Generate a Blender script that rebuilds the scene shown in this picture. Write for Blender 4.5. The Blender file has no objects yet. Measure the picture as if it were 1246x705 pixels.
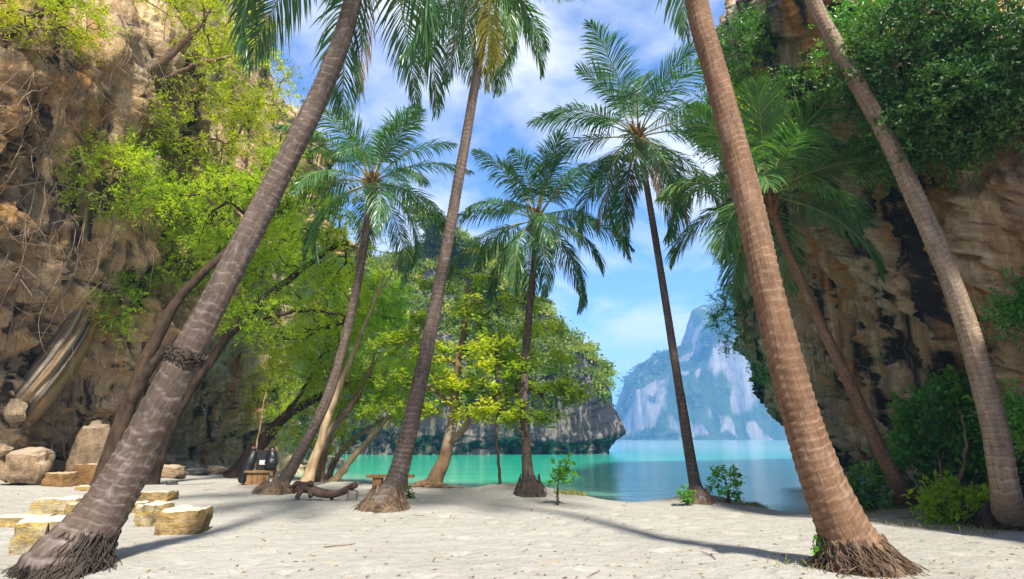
import bpy, math
import numpy as np
from math import radians as R, sin, cos, pi

# ------------------------------------------------------------------ camera, sky, sun, exposure
SC = bpy.context.scene
COL = SC.collection
W0, H0, FPX = 1246.0, 705.0, 700.0          # photograph size and focal length in its pixels
TILT = math.atan(181.0 / FPX)
CAMZ = 1.15
SEA_Z = -0.45
cam_d = bpy.data.cameras.new('camera')
cam_d.sensor_width = 36.0
cam_d.lens = 36.0 * FPX / W0
cam_d.clip_start = 0.05
cam_d.clip_end = 6000.0
cam = bpy.data.objects.new('camera', cam_d)
COL.objects.link(cam)
cam.location = (0, 0, CAMZ)
cam.rotation_euler = (pi / 2 + TILT, 0, 0)
SC.camera = cam

SUN_AZ, SUN_EL = R(159), R(50)               # clockwise from the view direction (+Y)
sun_dir = np.array([sin(SUN_AZ) * cos(SUN_EL), cos(SUN_AZ) * cos(SUN_EL), sin(SUN_EL)])
world = bpy.data.worlds.new('World')
SC.world = world
world.use_nodes = True
wn, wl = world.node_tree.nodes, world.node_tree.links
wn.clear()
def wnode(t, **k):
    n = wn.new(t)
    for a, b in k.items():
        setattr(n, a, b)
    return n
w_out = wnode('ShaderNodeOutputWorld')
w_bg = wnode('ShaderNodeBackground')
w_bg.inputs['Strength'].default_value = 0.15
w_sky = wnode('ShaderNodeTexSky', sky_type='NISHITA', sun_disc=False)
w_sky.sun_elevation = SUN_EL
w_sky.sun_rotation = SUN_AZ
w_sky.air_density = 1.0
w_sky.dust_density = 0.15
w_sky.ozone_density = 2.0
w_tc = wnode('ShaderNodeTexCoord')
w_sep = wnode('ShaderNodeSeparateXYZ')
wl.new(w_tc.outputs['Generated'], w_sep.inputs[0])
def wmath(op, a, b=None):
    n = wnode('ShaderNodeMath', operation=op)
    for i, x in enumerate((a, b)):
        if x is None:
            continue
        if isinstance(x, (int, float)):
            n.inputs[i].default_value = x
        else:
            wl.new(x, n.inputs[i])
    return n.outputs[0]
den = wmath('ADD', wmath('MAXIMUM', w_sep.outputs[2], 0.0), 0.22)
cx = wmath('DIVIDE', w_sep.outputs[0], den)
cy = wmath('DIVIDE', w_sep.outputs[1], den)
w_com = wnode('ShaderNodeCombineXYZ')
wl.new(cx, w_com.inputs[0]); wl.new(cy, w_com.inputs[1])
w_com.inputs[2].default_value = 1.7
w_n1 = wnode('ShaderNodeTexNoise')
w_n1.inputs['Scale'].default_value = 1.8
w_n1.inputs['Detail'].default_value = 9.0
w_n1.inputs['Roughness'].default_value = 0.56
w_n1.inputs['Distortion'].default_value = 0.25
wl.new(w_com.outputs[0], w_n1.inputs['Vector'])
w_rmp = wnode('ShaderNodeValToRGB')
w_rmp.color_ramp.elements[0].position = 0.42
w_rmp.color_ramp.elements[0].color = (0, 0, 0, 1)
w_rmp.color_ramp.elements[1].position = 0.585
w_rmp.color_ramp.elements[1].color = (0.92, 0.92, 0.92, 1)
wl.new(w_n1.outputs['Fac'], w_rmp.inputs[0])
w_tint = wnode('ShaderNodeMix', data_type='RGBA', blend_type='MULTIPLY')
w_tint.inputs['Factor'].default_value = 1.0
wl.new(w_sky.outputs[0], w_tint.inputs['A'])
w_tint.inputs['B'].default_value = (0.45, 0.52, 0.68, 1)
w_mix = wnode('ShaderNodeMix', data_type='RGBA')
hz_band = wmath('MULTIPLY', wmath('SUBTRACT', 1.0, wmath('MINIMUM', wmath('DIVIDE', wmath('MAXIMUM', w_sep.outputs[2], 0.0), 0.22), 1.0)), 0.8)
wl.new(wmath('MAXIMUM', w_rmp.outputs[0], hz_band), w_mix.inputs['Factor'])
wl.new(w_tint.outputs['Result'], w_mix.inputs['A'])
w_mix.inputs['B'].default_value = (3.3, 3.25, 3.35, 1)
wl.new(w_mix.outputs['Result'], w_bg.inputs['Color'])
wl.new(w_bg.outputs[0], w_out.inputs[0])

sun_l = bpy.data.lights.new('sun', 'SUN')
sun_l.energy = 4.3
sun_l.angle = R(5.0)
sun_l.color = (1.0, 0.93, 0.8)
sun_o = bpy.data.objects.new('sun', sun_l)
COL.objects.link(sun_o)
sun_o.location = tuple(sun_dir * 60)
sun_o.rotation_euler = (pi / 2 - SUN_EL, 0, -SUN_AZ + pi)
SC.view_settings.view_transform = 'Standard'
SC.view_settings.look = 'None'
SC.view_settings.exposure = 1.3
SC.view_settings.gamma = 1.0
SC.view_settings.use_curve_mapping = False
SC.cycles.use_denoising = True
SC.cycles.max_bounces = 8
SC.cycles.diffuse_bounces = 6
SC.cycles.transparent_max_bounces = 6
SC.cycles.volume_bounces = 1
SC.cycles.sample_clamp_indirect = 6.0

# ------------------------------------------------------------------ pixels to places
CT, ST = cos(TILT), sin(TILT)
def ray(u, v):
    a, b = (u - W0 / 2) / FPX, (H0 / 2 - v) / FPX
    return np.array([a, CT - b * ST, ST + b * CT])
def at(u, v, Y):
    d = ray(u, v)
    return np.array([0, 0, CAMZ]) + d * (Y / d[1])
def proj(P):
    P = np.atleast_2d(P)
    q = P - np.array([0, 0, CAMZ])
    dep = q[:, 1] * CT + q[:, 2] * ST
    up = -q[:, 1] * ST + q[:, 2] * CT
    dep2 = np.where(dep > 0.01, dep, 0.01)
    return W0 / 2 + FPX * q[:, 0] / dep2, H0 / 2 - FPX * up / dep2, dep

# ------------------------------------------------------------------ noise
_rs = np.random.RandomState(7)
_perm = _rs.permutation(256)
_perm = np.concatenate([_perm, _perm, _perm])
_g3 = _rs.normal(size=(256, 3))
_g3 /= np.linalg.norm(_g3, axis=1)[:, None]
def pnoise(p):
    i = np.floor(p).astype(np.int64)
    f = p - i
    i &= 255
    w = f * f * f * (f * (f * 6 - 15) + 10)
    out = np.zeros(len(p))
    for dx in (0, 1):
        wx = w[:, 0] if dx else 1 - w[:, 0]
        hx = _perm[i[:, 0] + dx]
        for dy in (0, 1):
            wy = w[:, 1] if dy else 1 - w[:, 1]
            hy = _perm[hx + i[:, 1] + dy]
            for dz in (0, 1):
                wz = w[:, 2] if dz else 1 - w[:, 2]
                g = _g3[_perm[hy + i[:, 2] + dz]]
                d = g[:, 0] * (f[:, 0] - dx) + g[:, 1] * (f[:, 1] - dy) + g[:, 2] * (f[:, 2] - dz)
                out += wx * wy * wz * d
    return out * 1.5
def fbm(p, octv=4, gain=0.5, ridged=False):
    a, s, out = 1.0, 1.0, np.zeros(len(p))
    for k in range(octv):
        n = pnoise(p * s + 17.3 * k)
        if ridged:
            n = 1.0 - 2.0 * np.abs(n)
        out += a * n
        a *= gain
        s *= 2.03
    return out
def ss(a, b, x):
    t = np.clip((x - a) / (b - a), 0, 1)
    return t * t * (3 - 2 * t)
def unit(v):
    return v / np.maximum(np.linalg.norm(v, axis=-1, keepdims=True), 1e-9)
def catmull(pts, n):
    P = np.asarray(pts, float)
    P = np.vstack([2 * P[0] - P[1], P, 2 * P[-1] - P[-2]])
    m = len(P) - 3
    t = np.linspace(0, m - 1e-6, n)
    i = t.astype(int)
    f = (t - i)[:, None]
    a, b, c, d = P[i], P[i + 1], P[i + 2], P[i + 3]
    return 0.5 * (2 * b + (c - a) * f + (2 * a - 5 * b + 4 * c - d) * f ** 2 + (3 * b - a - 3 * c + d) * f ** 3)
def resample(P, n):
    seg = np.linalg.norm(np.diff(P, axis=0), axis=1)
    s = np.concatenate([[0], np.cumsum(seg)])
    t = np.linspace(0, s[-1], n)
    return np.stack([np.interp(t, s, P[:, k]) for k in range(P.shape[1])], 1), t

# ------------------------------------------------------------------ mesh building
class MB:
    """collects quads and triangles; build() links them as ONE mesh object"""
    def __init__(self):
        self.V, self.Q, self.QM, self.QT, self.A, self.n = [], [], [], [], {}, 0
    def add(self, V, Q, mat=0, tint=None):
        V = np.asarray(V, float).reshape(-1, 3)
        Q = np.asarray(Q, np.int64).reshape(-1, 4)
        self.V.append(V)
        self.Q.append(Q + self.n)
        self.QM.append(np.full(len(Q), mat, np.int32))
        self.QT.append(np.full(len(Q), 0.5) if tint is None else np.broadcast_to(tint, (len(Q),)).astype(float))
        self.n += len(V)
        return self
    def tube(self, P, rad, sides=6, mat=0, tint=None, cap=True):
        P = np.asarray(P, float)
        n = len(P)
        rad = np.broadcast_to(np.asarray(rad, float), (n,))
        T = unit(np.gradient(P, axis=0))
        a = np.array([0, 0, 1.0]) if abs(T[0][2]) < 0.9 else np.array([1.0, 0, 0])
        N = np.zeros((n, 3))
        N[0] = unit(np.cross(T[0], a))
        for k in range(1, n):
            v = N[k - 1] - T[k] * N[k - 1].dot(T[k])
            N[k] = v / max(np.linalg.norm(v), 1e-9)
        B = np.cross(T, N)
        ang = np.arange(sides) * 2 * pi / sides
        V = P[:, None, :] + rad[:, None, None] * (np.cos(ang)[None, :, None] * N[:, None, :] + np.sin(ang)[None, :, None] * B[:, None, :])
        V = V.reshape(-1, 3)
        i = np.arange(n - 1)[:, None] * sides
        j = np.arange(sides)[None, :]
        j2 = (j + 1) % sides
        Q = np.stack([i + j, i + j2, i + sides + j2, i + sides + j], -1).reshape(-1, 4)
        if cap:
            V = np.vstack([V, P[0], P[-1]])
            c0, c1 = n * sides, n * sides + 1
            q = []
            for k in range(0, sides - 1, 2):
                q.append([c0, (k + 2) % sides, k + 1, k])
                b = (n - 1) * sides
                q.append([c1, b + k, b + k + 1, b + (k + 2) % sides])
            if sides % 2:
                k = sides - 1
                b = (n - 1) * sides
                q.append([c0, 0, k, c0]); q.append([c1, b + k, b, c1])
            q = [x for x in q if len(set(x)) == 4]
            if q:
                Q = np.vstack([Q, q])
        return self.add(V, Q, mat, tint)
    def leaves(self, C, D, L, Wd, rng, tint, mat=0, fold=0.15, flat=0.0):
        n = len(C)
        D = unit(D)
        rnd = rng.normal(size=(n, 3))
        if flat > 0:
            rnd = rnd * (1 - flat)
            S = unit(np.cross(D, np.array([0, 0, 1.0]) + rnd * 0.6))
        else:
            S = unit(np.cross(D, rnd))
        U = np.cross(S, D)
        L = np.broadcast_to(L, (n,))[:, None]
        Wd = np.broadcast_to(Wd, (n,))[:, None]
        mid = C + D * L * 0.48
        V = np.stack([C, mid + S * Wd * 0.5 + U * Wd * fold, C + D * L, mid - S * Wd * 0.5 + U * Wd * fold], 1).reshape(-1, 3)
        Q = np.arange(n * 4).reshape(-1, 4)
        return self.add(V, Q, mat, tint)
    def box(self, c, x, y, z, mat=0, tint=None):
        """box with half-axis vectors x, y, z"""
        c = np.asarray(c, float)
        V = [c + sx * x + sy * y + sz * z for sz in (-1, 1) for sy in (-1, 1) for sx in (-1, 1)]
        Q = [[0, 2, 3, 1], [4, 5, 7, 6], [0, 1, 5, 4], [2, 6, 7, 3], [0, 4, 6, 2], [1, 3, 7, 5]]
        return self.add(V, Q, mat, tint)
    def build(self, name, mats, parent=None, smooth=True, attrs=None):
        V = np.vstack(self.V)
        Q = np.vstack(self.Q)
        me = bpy.data.meshes.new(name)
        me.vertices.add(len(V))
        me.vertices.foreach_set('co', V.astype(np.float32).ravel())
        me.loops.add(len(Q) * 4)
        me.loops.foreach_set('vertex_index', Q.astype(np.int32).ravel())
        me.polygons.add(len(Q))
        me.polygons.foreach_set('loop_start', (np.arange(len(Q)) * 4).astype(np.int32))
        me.polygons.foreach_set('material_index', np.concatenate(self.QM))
        me.polygons.foreach_set('use_smooth', np.full(len(Q), smooth, bool))
        a = me.attributes.new('tint', 'FLOAT', 'FACE')
        a.data.foreach_set('value', np.concatenate(self.QT).astype(np.float32))
        for k, val in (attrs or {}).items():
            val = np.asarray(val, np.float32)
            if val.ndim == 1:
                a = me.attributes.new(k, 'FLOAT', 'POINT'); a.data.foreach_set('value', val)
            else:
                a = me.attributes.new(k, 'FLOAT_VECTOR', 'POINT'); a.data.foreach_set('vector', val.ravel())
        me.update(calc_edges=True)
        for m in (mats if isinstance(mats, (list, tuple)) else [mats]):
            me.materials.append(m)
        return link(name, me, parent)
def link(name, me, parent=None):
    o = bpy.data.objects.new(name, me)
    COL.objects.link(o)
    if parent is not None:
        o.parent = parent
        o.location = [-parent.location[k] for k in range(3)] if parent.parent is None else (0, 0, 0)
    return o
def thing(name, label, cat, loc, group=None):
    o = bpy.data.objects.new(name, None)
    COL.objects.link(o)
    o.empty_display_size = 0.2
    o.location = tuple(float(x) for x in loc)
    return tag(o, label, cat, group)
def tag(o, label, cat, group=None):
    o['label'] = label
    o['category'] = cat
    if group:
        o['group'] = group
    return o
def grid_quads(nu, nv):
    i = np.arange(nu - 1)[:, None] * nv
    j = np.arange(nv - 1)[None, :]
    return np.stack([i + j, i + nv + j, i + nv + j + 1, i + j + 1], -1).reshape(-1, 4)

# ------------------------------------------------------------------ materials
def new_mat(name):
    m = bpy.data.materials.new(name)
    m.use_nodes = True
    nt = m.node_tree
    nt.nodes.clear()
    return m, nt
class N:
    """tiny node helper"""
    def __init__(self, name):
        self.m, self.nt = new_mat(name)
    def n(self, t, ins=None, **k):
        x = self.nt.nodes.new(t)
        for a, b in k.items():
            setattr(x, a, b)
        for a, b in (ins or {}).items():
            self.set(x, a, b)
        return x
    def set(self, x, a, b):
        s = x.inputs[a]
        if isinstance(b, bpy.types.NodeSocket):
            self.nt.links.new(b, s)
        else:
            s.default_value = b
    def pos(self, scale=(1, 1, 1), rot=(0, 0, 0)):
        g = self.n('ShaderNodeNewGeometry')
        mp = self.n('ShaderNodeMapping', {'Vector': g.outputs['Position'], 'Scale': scale, 'Rotation': rot})
        return mp.outputs[0]
    def noise(self, vec, scale, detail=5, rough=0.55, dist=0.0):
        x = self.n('ShaderNodeTexNoise', {'Vector': vec, 'Scale': scale, 'Detail': detail, 'Roughness': rough, 'Distortion': dist})
        return x.outputs['Fac']
    def ramp(self, fac, stops, interp='LINEAR'):
        x = self.n('ShaderNodeValToRGB', {'Fac': fac})
        cr = x.color_ramp
        cr.interpolation = interp
        while len(cr.elements) < len(stops):
            cr.elements.new(0.5)
        for e, (p, c) in zip(cr.elements, stops):
            e.position = p
            e.color = (c, c, c, 1) if isinstance(c, (int, float)) else (*c, 1)
        return x.outputs[0]
    def mix(self, f, a, b, blend='MIX'):
        x = self.n('ShaderNodeMix', data_type='RGBA', blend_type=blend)
        self.set(x, 'Factor', f)
        for s, v in (('A', a), ('B', b)):
            self.set(x, s, (*v, 1) if isinstance(v, tuple) and len(v) == 3 else v)
        return x.outputs['Result']
    def math(self, op, a, b=0.0):
        x = self.n('ShaderNodeMath', operation=op)
        self.set(x, 0, a); self.set(x, 1, b)
        return x.outputs[0]
    def attr(self, name, out='Fac'):
        return self.n('ShaderNodeAttribute', attribute_name=name).outputs[out]
    def bump(self, h, strength, dist, normal=None):
        d = {'Height': h, 'Strength': strength, 'Distance': dist}
        if normal is not None:
            d['Normal'] = normal
        return self.n('ShaderNodeBump', d).outputs[0]
    def out(self, shader, vol=None):
        o = self.n('ShaderNodeOutputMaterial')
        if shader is not None:
            self.nt.links.new(shader, o.inputs['Surface'])
        if vol is not None:
            self.nt.links.new(vol, o.inputs['Volume'])
        return self.m
    def pbr(self, col, rough=0.8, normal=None, spec=0.3, **k):
        d = {'Base Color': (*col, 1) if isinstance(col, tuple) else col, 'Roughness': rough, 'Specular IOR Level': spec}
        if normal is not None:
            d['Normal'] = normal
        d.update(k)
        return self.n('ShaderNodeBsdfPrincipled', d).outputs[0]

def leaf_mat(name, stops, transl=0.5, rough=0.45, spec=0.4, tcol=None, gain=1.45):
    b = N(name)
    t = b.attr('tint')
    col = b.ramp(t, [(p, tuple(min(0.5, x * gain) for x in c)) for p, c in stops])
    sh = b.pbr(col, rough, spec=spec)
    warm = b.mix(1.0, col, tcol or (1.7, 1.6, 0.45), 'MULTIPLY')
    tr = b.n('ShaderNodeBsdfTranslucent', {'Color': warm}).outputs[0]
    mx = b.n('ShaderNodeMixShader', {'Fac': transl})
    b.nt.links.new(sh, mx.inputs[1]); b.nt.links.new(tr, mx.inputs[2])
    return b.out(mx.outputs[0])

def rock_mat(name, cream, orange, grey, dark, darkness=0.5, slant=0.0, streak=1.0, seed=0.0, sv=(1.0, 1.0, 0.16)):
    b = N(name)
    p = b.pos((1, 1, 1))
    pv = b.pos(sv, (slant, slant * 0.8, 0))
    n_big = b.noise(b.pos((1, 0.8, 0.22)), 0.42 + seed, 6, 0.6, 0.6)
    n_mid = b.noise(p, 1.3, 8, 0.65, 0.8)
    n_str = b.noise(pv, 1.3, 7, 0.62, 0.7)
    n_str2 = b.noise(pv, 2.7, 6, 0.65, 0.3)
    c = b.mix(b.ramp(n_big, [(0.42, 0.0), (0.6, 1.0)]), cream, orange)
    c = b.mix(b.ramp(n_mid, [(0.45, 0.0), (0.62, 0.85)]), c, grey)
    c = b.mix(b.ramp(n_str2, [(0.52, 0.0), (0.59, 0.75)]), c, tuple(min(1, x * 1.35) for x in cream))
    c = b.mix(b.math('MULTIPLY', b.ramp(n_str, [(0.56 - 0.12 * darkness, 0.0), (0.63 - 0.1 * darkness, 1.0)]), streak), c, dark)
    fine = b.noise(b.pos((1, 1, 0.5)), 8.0, 10, 0.75, 0.4)
    c = b.mix(0.55, c, b.ramp(fine, [(0.3, 0.45), (0.7, 1.3)]), 'MULTIPLY')
    cr = b.n('ShaderNodeTexVoronoi', {'Vector': b.pos((1, 1, 0.45), (0.3, 0.2, 0)), 'Scale': 1.7}, feature='DISTANCE_TO_EDGE').outputs[0]
    h = b.math('ADD', b.math('MULTIPLY', fine, 0.4), b.math('ADD', n_str2, b.math('MULTIPLY', b.ramp(cr, [(0.0, 0.0), (0.12, 1.0)]), 0.12)))
    nor = b.bump(h, 1.0, 0.3)
    return b.out(b.pbr(c, 0.9, nor, 0.2))

M = {}
M['rock_left'] = rock_mat('limestone_left', (0.64, 0.48, 0.30), (0.60, 0.32, 0.115), (0.43, 0.33, 0.23), (0.085, 0.062, 0.045), 0.2, 0.3)
M['rock_right'] = rock_mat('limestone_right', (0.66, 0.53, 0.37), (0.68, 0.33, 0.10), (0.44, 0.36, 0.28), (0.05, 0.048, 0.047), 0.55, 0.0, seed=0.03, sv=(0.75, 0.5, 0.05))
M['rock_head'] = rock_mat('limestone_headland', (0.20, 0.18, 0.165), (0.22, 0.16, 0.11), (0.11, 0.11, 0.12), (0.03, 0.033, 0.042), 1.3)

def sand_mat():
    b = N('sand')
    p = b.pos()
    n1 = b.noise(p, 0.5, 5, 0.6)
    n2 = b.noise(p, 9.0, 6, 0.7)
    n3 = b.noise(p, 120.0, 3, 0.6)
    c = b.ramp(n1, [(0.3, (0.36, 0.342, 0.305)), (0.7, (0.425, 0.407, 0.37))])
    c = b.mix(0.35, c, b.ramp(n2, [(0.35, 0.72), (0.65, 1.12)]), 'MULTIPLY')
    c = b.mix(0.4, c, b.ramp(n3, [(0.3, 0.75), (0.7, 1.2)]), 'MULTIPLY')
    sp = b.noise(p, 26.0, 2, 0.5)
    c = b.mix(b.ramp(sp, [(0.69, 0.0), (0.73, 0.7)]), c, (0.17, 0.13, 0.09))
    wet = b.attr('wet')
    c = b.mix(b.math('MULTIPLY', wet, 0.75), c, (0.30, 0.235, 0.16))
    soil = b.attr('soil')
    c = b.mix(b.math('MULTIPLY', soil, b.ramp(b.noise(p, 3.0, 6, 0.7), [(0.35, 0.0), (0.6, 1.0)])), c, (0.17, 0.13, 0.075))
    h = b.math('ADD', b.math('MULTIPLY', n2, 0.7), b.math('ADD', b.math('MULTIPLY', n3, 0.12), b.math('MULTIPLY', b.noise(p, 3.2, 5, 0.6), 1.2)))
    nor = b.bump(h, 0.7, 0.08)
    return b.out(b.pbr(c, 0.95, nor, 0.1))
M['sand'] = sand_mat()

def sea_mat():
    b = N('sea_water')
    dep = b.attr('depth')
    p = b.pos()
    pat = b.noise(b.pos((0.5, 1.0, 1)), 0.12, 4, 0.6)
    d2 = b.math('MULTIPLY', dep, b.math('ADD', 0.6, b.math('MULTIPLY', pat, 0.8)))
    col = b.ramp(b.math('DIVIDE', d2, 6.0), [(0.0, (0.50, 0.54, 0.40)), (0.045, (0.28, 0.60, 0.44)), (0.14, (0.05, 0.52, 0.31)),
                                              (0.32, (0.02, 0.44, 0.28)), (0.55, (0.08, 0.38, 0.38)), (1.0, (0.24, 0.45, 0.50))])  # pale last stop: white sun glitter painted into the open-water colour
    w1 = b.noise(b.pos((0.55, 1.5, 1)), 1.6, 4, 0.6, 0.4)
    w2 = b.noise(b.pos((0.35, 1.0, 1)), 0.35, 4, 0.55, 0.2)
    w3 = b.noise(b.pos((0.8, 1.6, 1)), 6.0, 3, 0.6)
    h = b.math('ADD', b.math('MULTIPLY', w1, 0.35), b.math('ADD', b.math('MULTIPLY', w2, 0.9), b.math('MULTIPLY', w3, 0.08)))
    nor = b.bump(h, 0.5, 0.12)
    sh = b.pbr(col, 0.10, nor, 0.5, IOR=1.33)
    tr = b.n('ShaderNodeBsdfTransparent', {'Color': (0.9, 0.97, 0.93, 1)}).outputs[0]
    f = b.ramp(dep, [(0.0, 0.15), (0.35, 1.0)])
    mx = b.n('ShaderNodeMixShader', {'Fac': f})
    b.nt.links.new(tr, mx.inputs[1]); b.nt.links.new(sh, mx.inputs[2])
    return b.out(mx.outputs[0])
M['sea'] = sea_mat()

def palm_bark(name, lo, hi, scar):
    b = N(name)
    uv = b.attr('wrap', 'Vector')
    sx = b.n('ShaderNodeMapping', {'Vector': uv, 'Scale': (9, 9, 3.5)}).outputs[0]
    n1 = b.noise(sx, 1.0, 6, 0.65, 0.4)
    n2 = b.noise(b.n('ShaderNodeMapping', {'Vector': uv, 'Scale': (1.2, 1.2, 0.9)}).outputs[0], 1.0, 5, 0.6)
    n3 = b.noise(b.n('ShaderNodeMapping', {'Vector': uv, 'Scale': (26, 26, 1.6)}).outputs[0], 1.0, 4, 0.6)
    c = b.mix(b.ramp(n2, [(0.35, 0.0), (0.65, 1.0)]), lo, hi)
    c = b.mix(0.6, c, b.ramp(n1, [(0.3, 0.55), (0.7, 1.35)]), 'MULTIPLY')
    c = b.mix(0.55, c, b.ramp(n3, [(0.35, 0.55), (0.6, 1.2)]), 'MULTIPLY')
    rg = b.attr('ring')
    c = b.mix(b.math('MULTIPLY', b.ramp(rg, [(0.15, 0.0), (1.0, 0.75)]), b.ramp(n1, [(0.40, 0.0), (0.65, 1.0)])), c, scar)
    gv = b.attr('groove')
    c = b.mix(b.math('MULTIPLY', gv, 0.6), c, tuple(x * 0.4 for x in lo))
    c = b.mix(b.ramp(b.noise(b.n('ShaderNodeMapping', {'Vector': uv, 'Scale': (6, 6, 2.5)}).outputs[0], 1.3, 7, 0.75, 0.8), [(0.54, 0.0), (0.66, 0.55)]), c, tuple(min(1, 0.6 * x + 0.06) for x in scar))
    c = b.mix(b.ramp(b.noise(sx, 0.55, 2, 0.5), [(0.70, 0.0), (0.74, 0.9)]), c, (0.012, 0.010, 0.009))
    nor = b.bump(b.math('ADD', n3, b.math('MULTIPLY', n1, 0.6)), 0.55, 0.03)
    return b.out(b.pbr(c, 0.88, nor, 0.25))
M['palm_dark'] = palm_bark('palm_bark_dark', (0.075, 0.052, 0.04), (0.145, 0.105, 0.085), (0.27, 0.225, 0.195))
M['palm_red'] = palm_bark('palm_bark_red', (0.15, 0.078, 0.042), (0.24, 0.14, 0.085), (0.33, 0.235, 0.165))
M['palm_pale'] = palm_bark('palm_bark_pale', (0.22, 0.145, 0.095), (0.33, 0.25, 0.18), (0.48, 0.40, 0.32))

def bark_mat(name, lo, hi, patch=None):
    b = N(name)
    p = b.pos((3, 3, 1.0))
    n1 = b.noise(p, 2.2, 6, 0.65, 0.5)
    n2 = b.noise(b.pos(), 1.1, 4, 0.6)
    c = b.mix(b.ramp(n1, [(0.35, 0.0), (0.65, 1.0)]), lo, hi)
    if patch:
        c = b.mix(b.ramp(n2, [(0.5, 0.0), (0.62, 0.8)]), c, patch)
    nor = b.bump(n1, 0.8, 0.05)
    return b.out(b.pbr(c, 0.9, nor, 0.2))
M['bark_dark'] = bark_mat('bark_dark', (0.028, 0.018, 0.012), (0.085, 0.055, 0.035))
M['bark_brown'] = bark_mat('bark_brown', (0.11, 0.065, 0.035), (0.24, 0.15, 0.085), (0.30, 0.24, 0.17))
M['bark_pale'] = bark_mat('bark_pale', (0.26, 0.17, 0.09), (0.46, 0.35, 0.22))
M['root_dark'] = bark_mat('root_dark', (0.018, 0.014, 0.012), (0.085, 0.065, 0.05))
M['root_brown'] = bark_mat('root_brown', (0.07, 0.045, 0.028), (0.19, 0.13, 0.085))
M['drift'] = bark_mat('driftwood', (0.06, 0.032, 0.02), (0.17, 0.10, 0.065), (0.20, 0.155, 0.12))
M['post'] = bark_mat('grey_post', (0.22, 0.18, 0.14), (0.36, 0.31, 0.25))
M['plank'] = bark_mat('plank_brown', (0.17, 0.085, 0.03), (0.30, 0.17, 0.07))
M['vine'] = bark_mat('dry_vine', (0.13, 0.09, 0.06), (0.28, 0.21, 0.15))

M['frond'] = leaf_mat('palm_leaflets', [(0.0, (0.025, 0.072, 0.026)), (0.6, (0.05, 0.125, 0.035)), (1.0, (0.12, 0.2, 0.045))], 0.32, 0.36, 0.6, (1.3, 1.5, 0.5))
M['frond_y'] = leaf_mat('palm_leaflets_yellow', [(0.0, (0.14, 0.2, 0.03)), (0.6, (0.3, 0.27, 0.03)), (1.0, (0.45, 0.30, 0.04))], 0.4, 0.4, 0.4)
M['frond_d'] = leaf_mat('palm_leaflets_dry', [(0.0, (0.10, 0.065, 0.045)), (1.0, (0.26, 0.18, 0.12))], 0.2, 0.7, 0.2, (1.1, 1.0, 0.8))
def plain(name, col, rough=0.7, amp=0.5, sc=14.0, spec=0.3, bump=0.3):
    b = N(name)
    n1 = b.noise(b.pos(), sc, 5, 0.6)
    c = b.mix(amp, col, b.ramp(n1, [(0.3, 0.5), (0.7, 1.4)]), 'MULTIPLY')
    return b.out(b.pbr(c, rough, b.bump(n1, bump, 0.02), spec))
M['rachis'] = plain('rachis', (0.26, 0.25, 0.07), 0.45, 0.4)
M['rachis_d'] = plain('rachis_dry', (0.22, 0.13, 0.07), 0.7, 0.4)
M['fibre'] = plain('leaf_base_fibre', (0.20, 0.11, 0.05), 0.85, 0.7, 30)
M['coconut'] = plain('coconut_husk', (0.16, 0.13, 0.04), 0.5, 0.5)
M['leaf_lime'] = leaf_mat('leaf_lime', [(0.0, (0.075, 0.14, 0.012)), (0.5, (0.20, 0.29, 0.016)), (1.0, (0.32, 0.38, 0.022))], 0.58, 0.5, 0.3, (2.0, 1.9, 0.4))
M['leaf_gold'] = leaf_mat('leaf_gold', [(0.0, (0.09, 0.13, 0.012)), (0.5, (0.24, 0.285, 0.016)), (1.0, (0.40, 0.40, 0.022))], 0.58, 0.5, 0.3, (2.0, 1.9, 0.4))
M['leaf_fresh'] = leaf_mat('leaf_fresh', [(0.0, (0.07, 0.13, 0.012)), (0.5, (0.18, 0.28, 0.014)), (1.0, (0.29, 0.36, 0.02))], 0.58, 0.5, 0.3, (2.0, 1.9, 0.4))
M['leaf_almond'] = leaf_mat('leaf_almond', [(0.0, (0.075, 0.14, 0.016)), (0.55, (0.17, 0.24, 0.02)), (0.85, (0.27, 0.31, 0.03)), (1.0, (0.34, 0.33, 0.04))], 0.55, 0.4, 0.4, (2.0, 1.9, 0.4))
M['leaf_deep'] = leaf_mat('leaf_deep', [(0.0, (0.022, 0.062, 0.014)), (0.6, (0.068, 0.16, 0.024)), (1.0, (0.18, 0.26, 0.035))], 0.35, 0.4, 0.5, (1.4, 1.5, 0.5))
M['leaf_shade'] = leaf_mat('leaf_shade', [(0.0, (0.012, 0.036, 0.010)), (0.6, (0.036, 0.095, 0.016)), (1.0, (0.11, 0.17, 0.026))], 0.3, 0.45, 0.4, (1.4, 1.5, 0.5))  # darker leaf_deep: shade under the cliff top painted into the leaf colour
M['leaf_bush'] = leaf_mat('leaf_bush', [(0.0, (0.03, 0.10, 0.016)), (0.7, (0.095, 0.25, 0.03)), (0.95, (0.19, 0.30, 0.035)), (1.0, (0.4, 0.3, 0.03))], 0.35, 0.35, 0.5, (1.4, 1.5, 0.5))
M['leaf_head'] = leaf_mat('leaf_headland', [(0.0, (0.045, 0.085, 0.022)), (0.5, (0.14, 0.19, 0.03)), (0.85, (0.26, 0.28, 0.04)), (1.0, (0.30, 0.25, 0.07))], 0.4, 0.6, 0.2)
M['leaf_far'] = leaf_mat('leaf_far', [(0.0, (0.02, 0.05, 0.02)), (1.0, (0.09, 0.12, 0.035))], 0.3, 0.6, 0.2)

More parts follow.
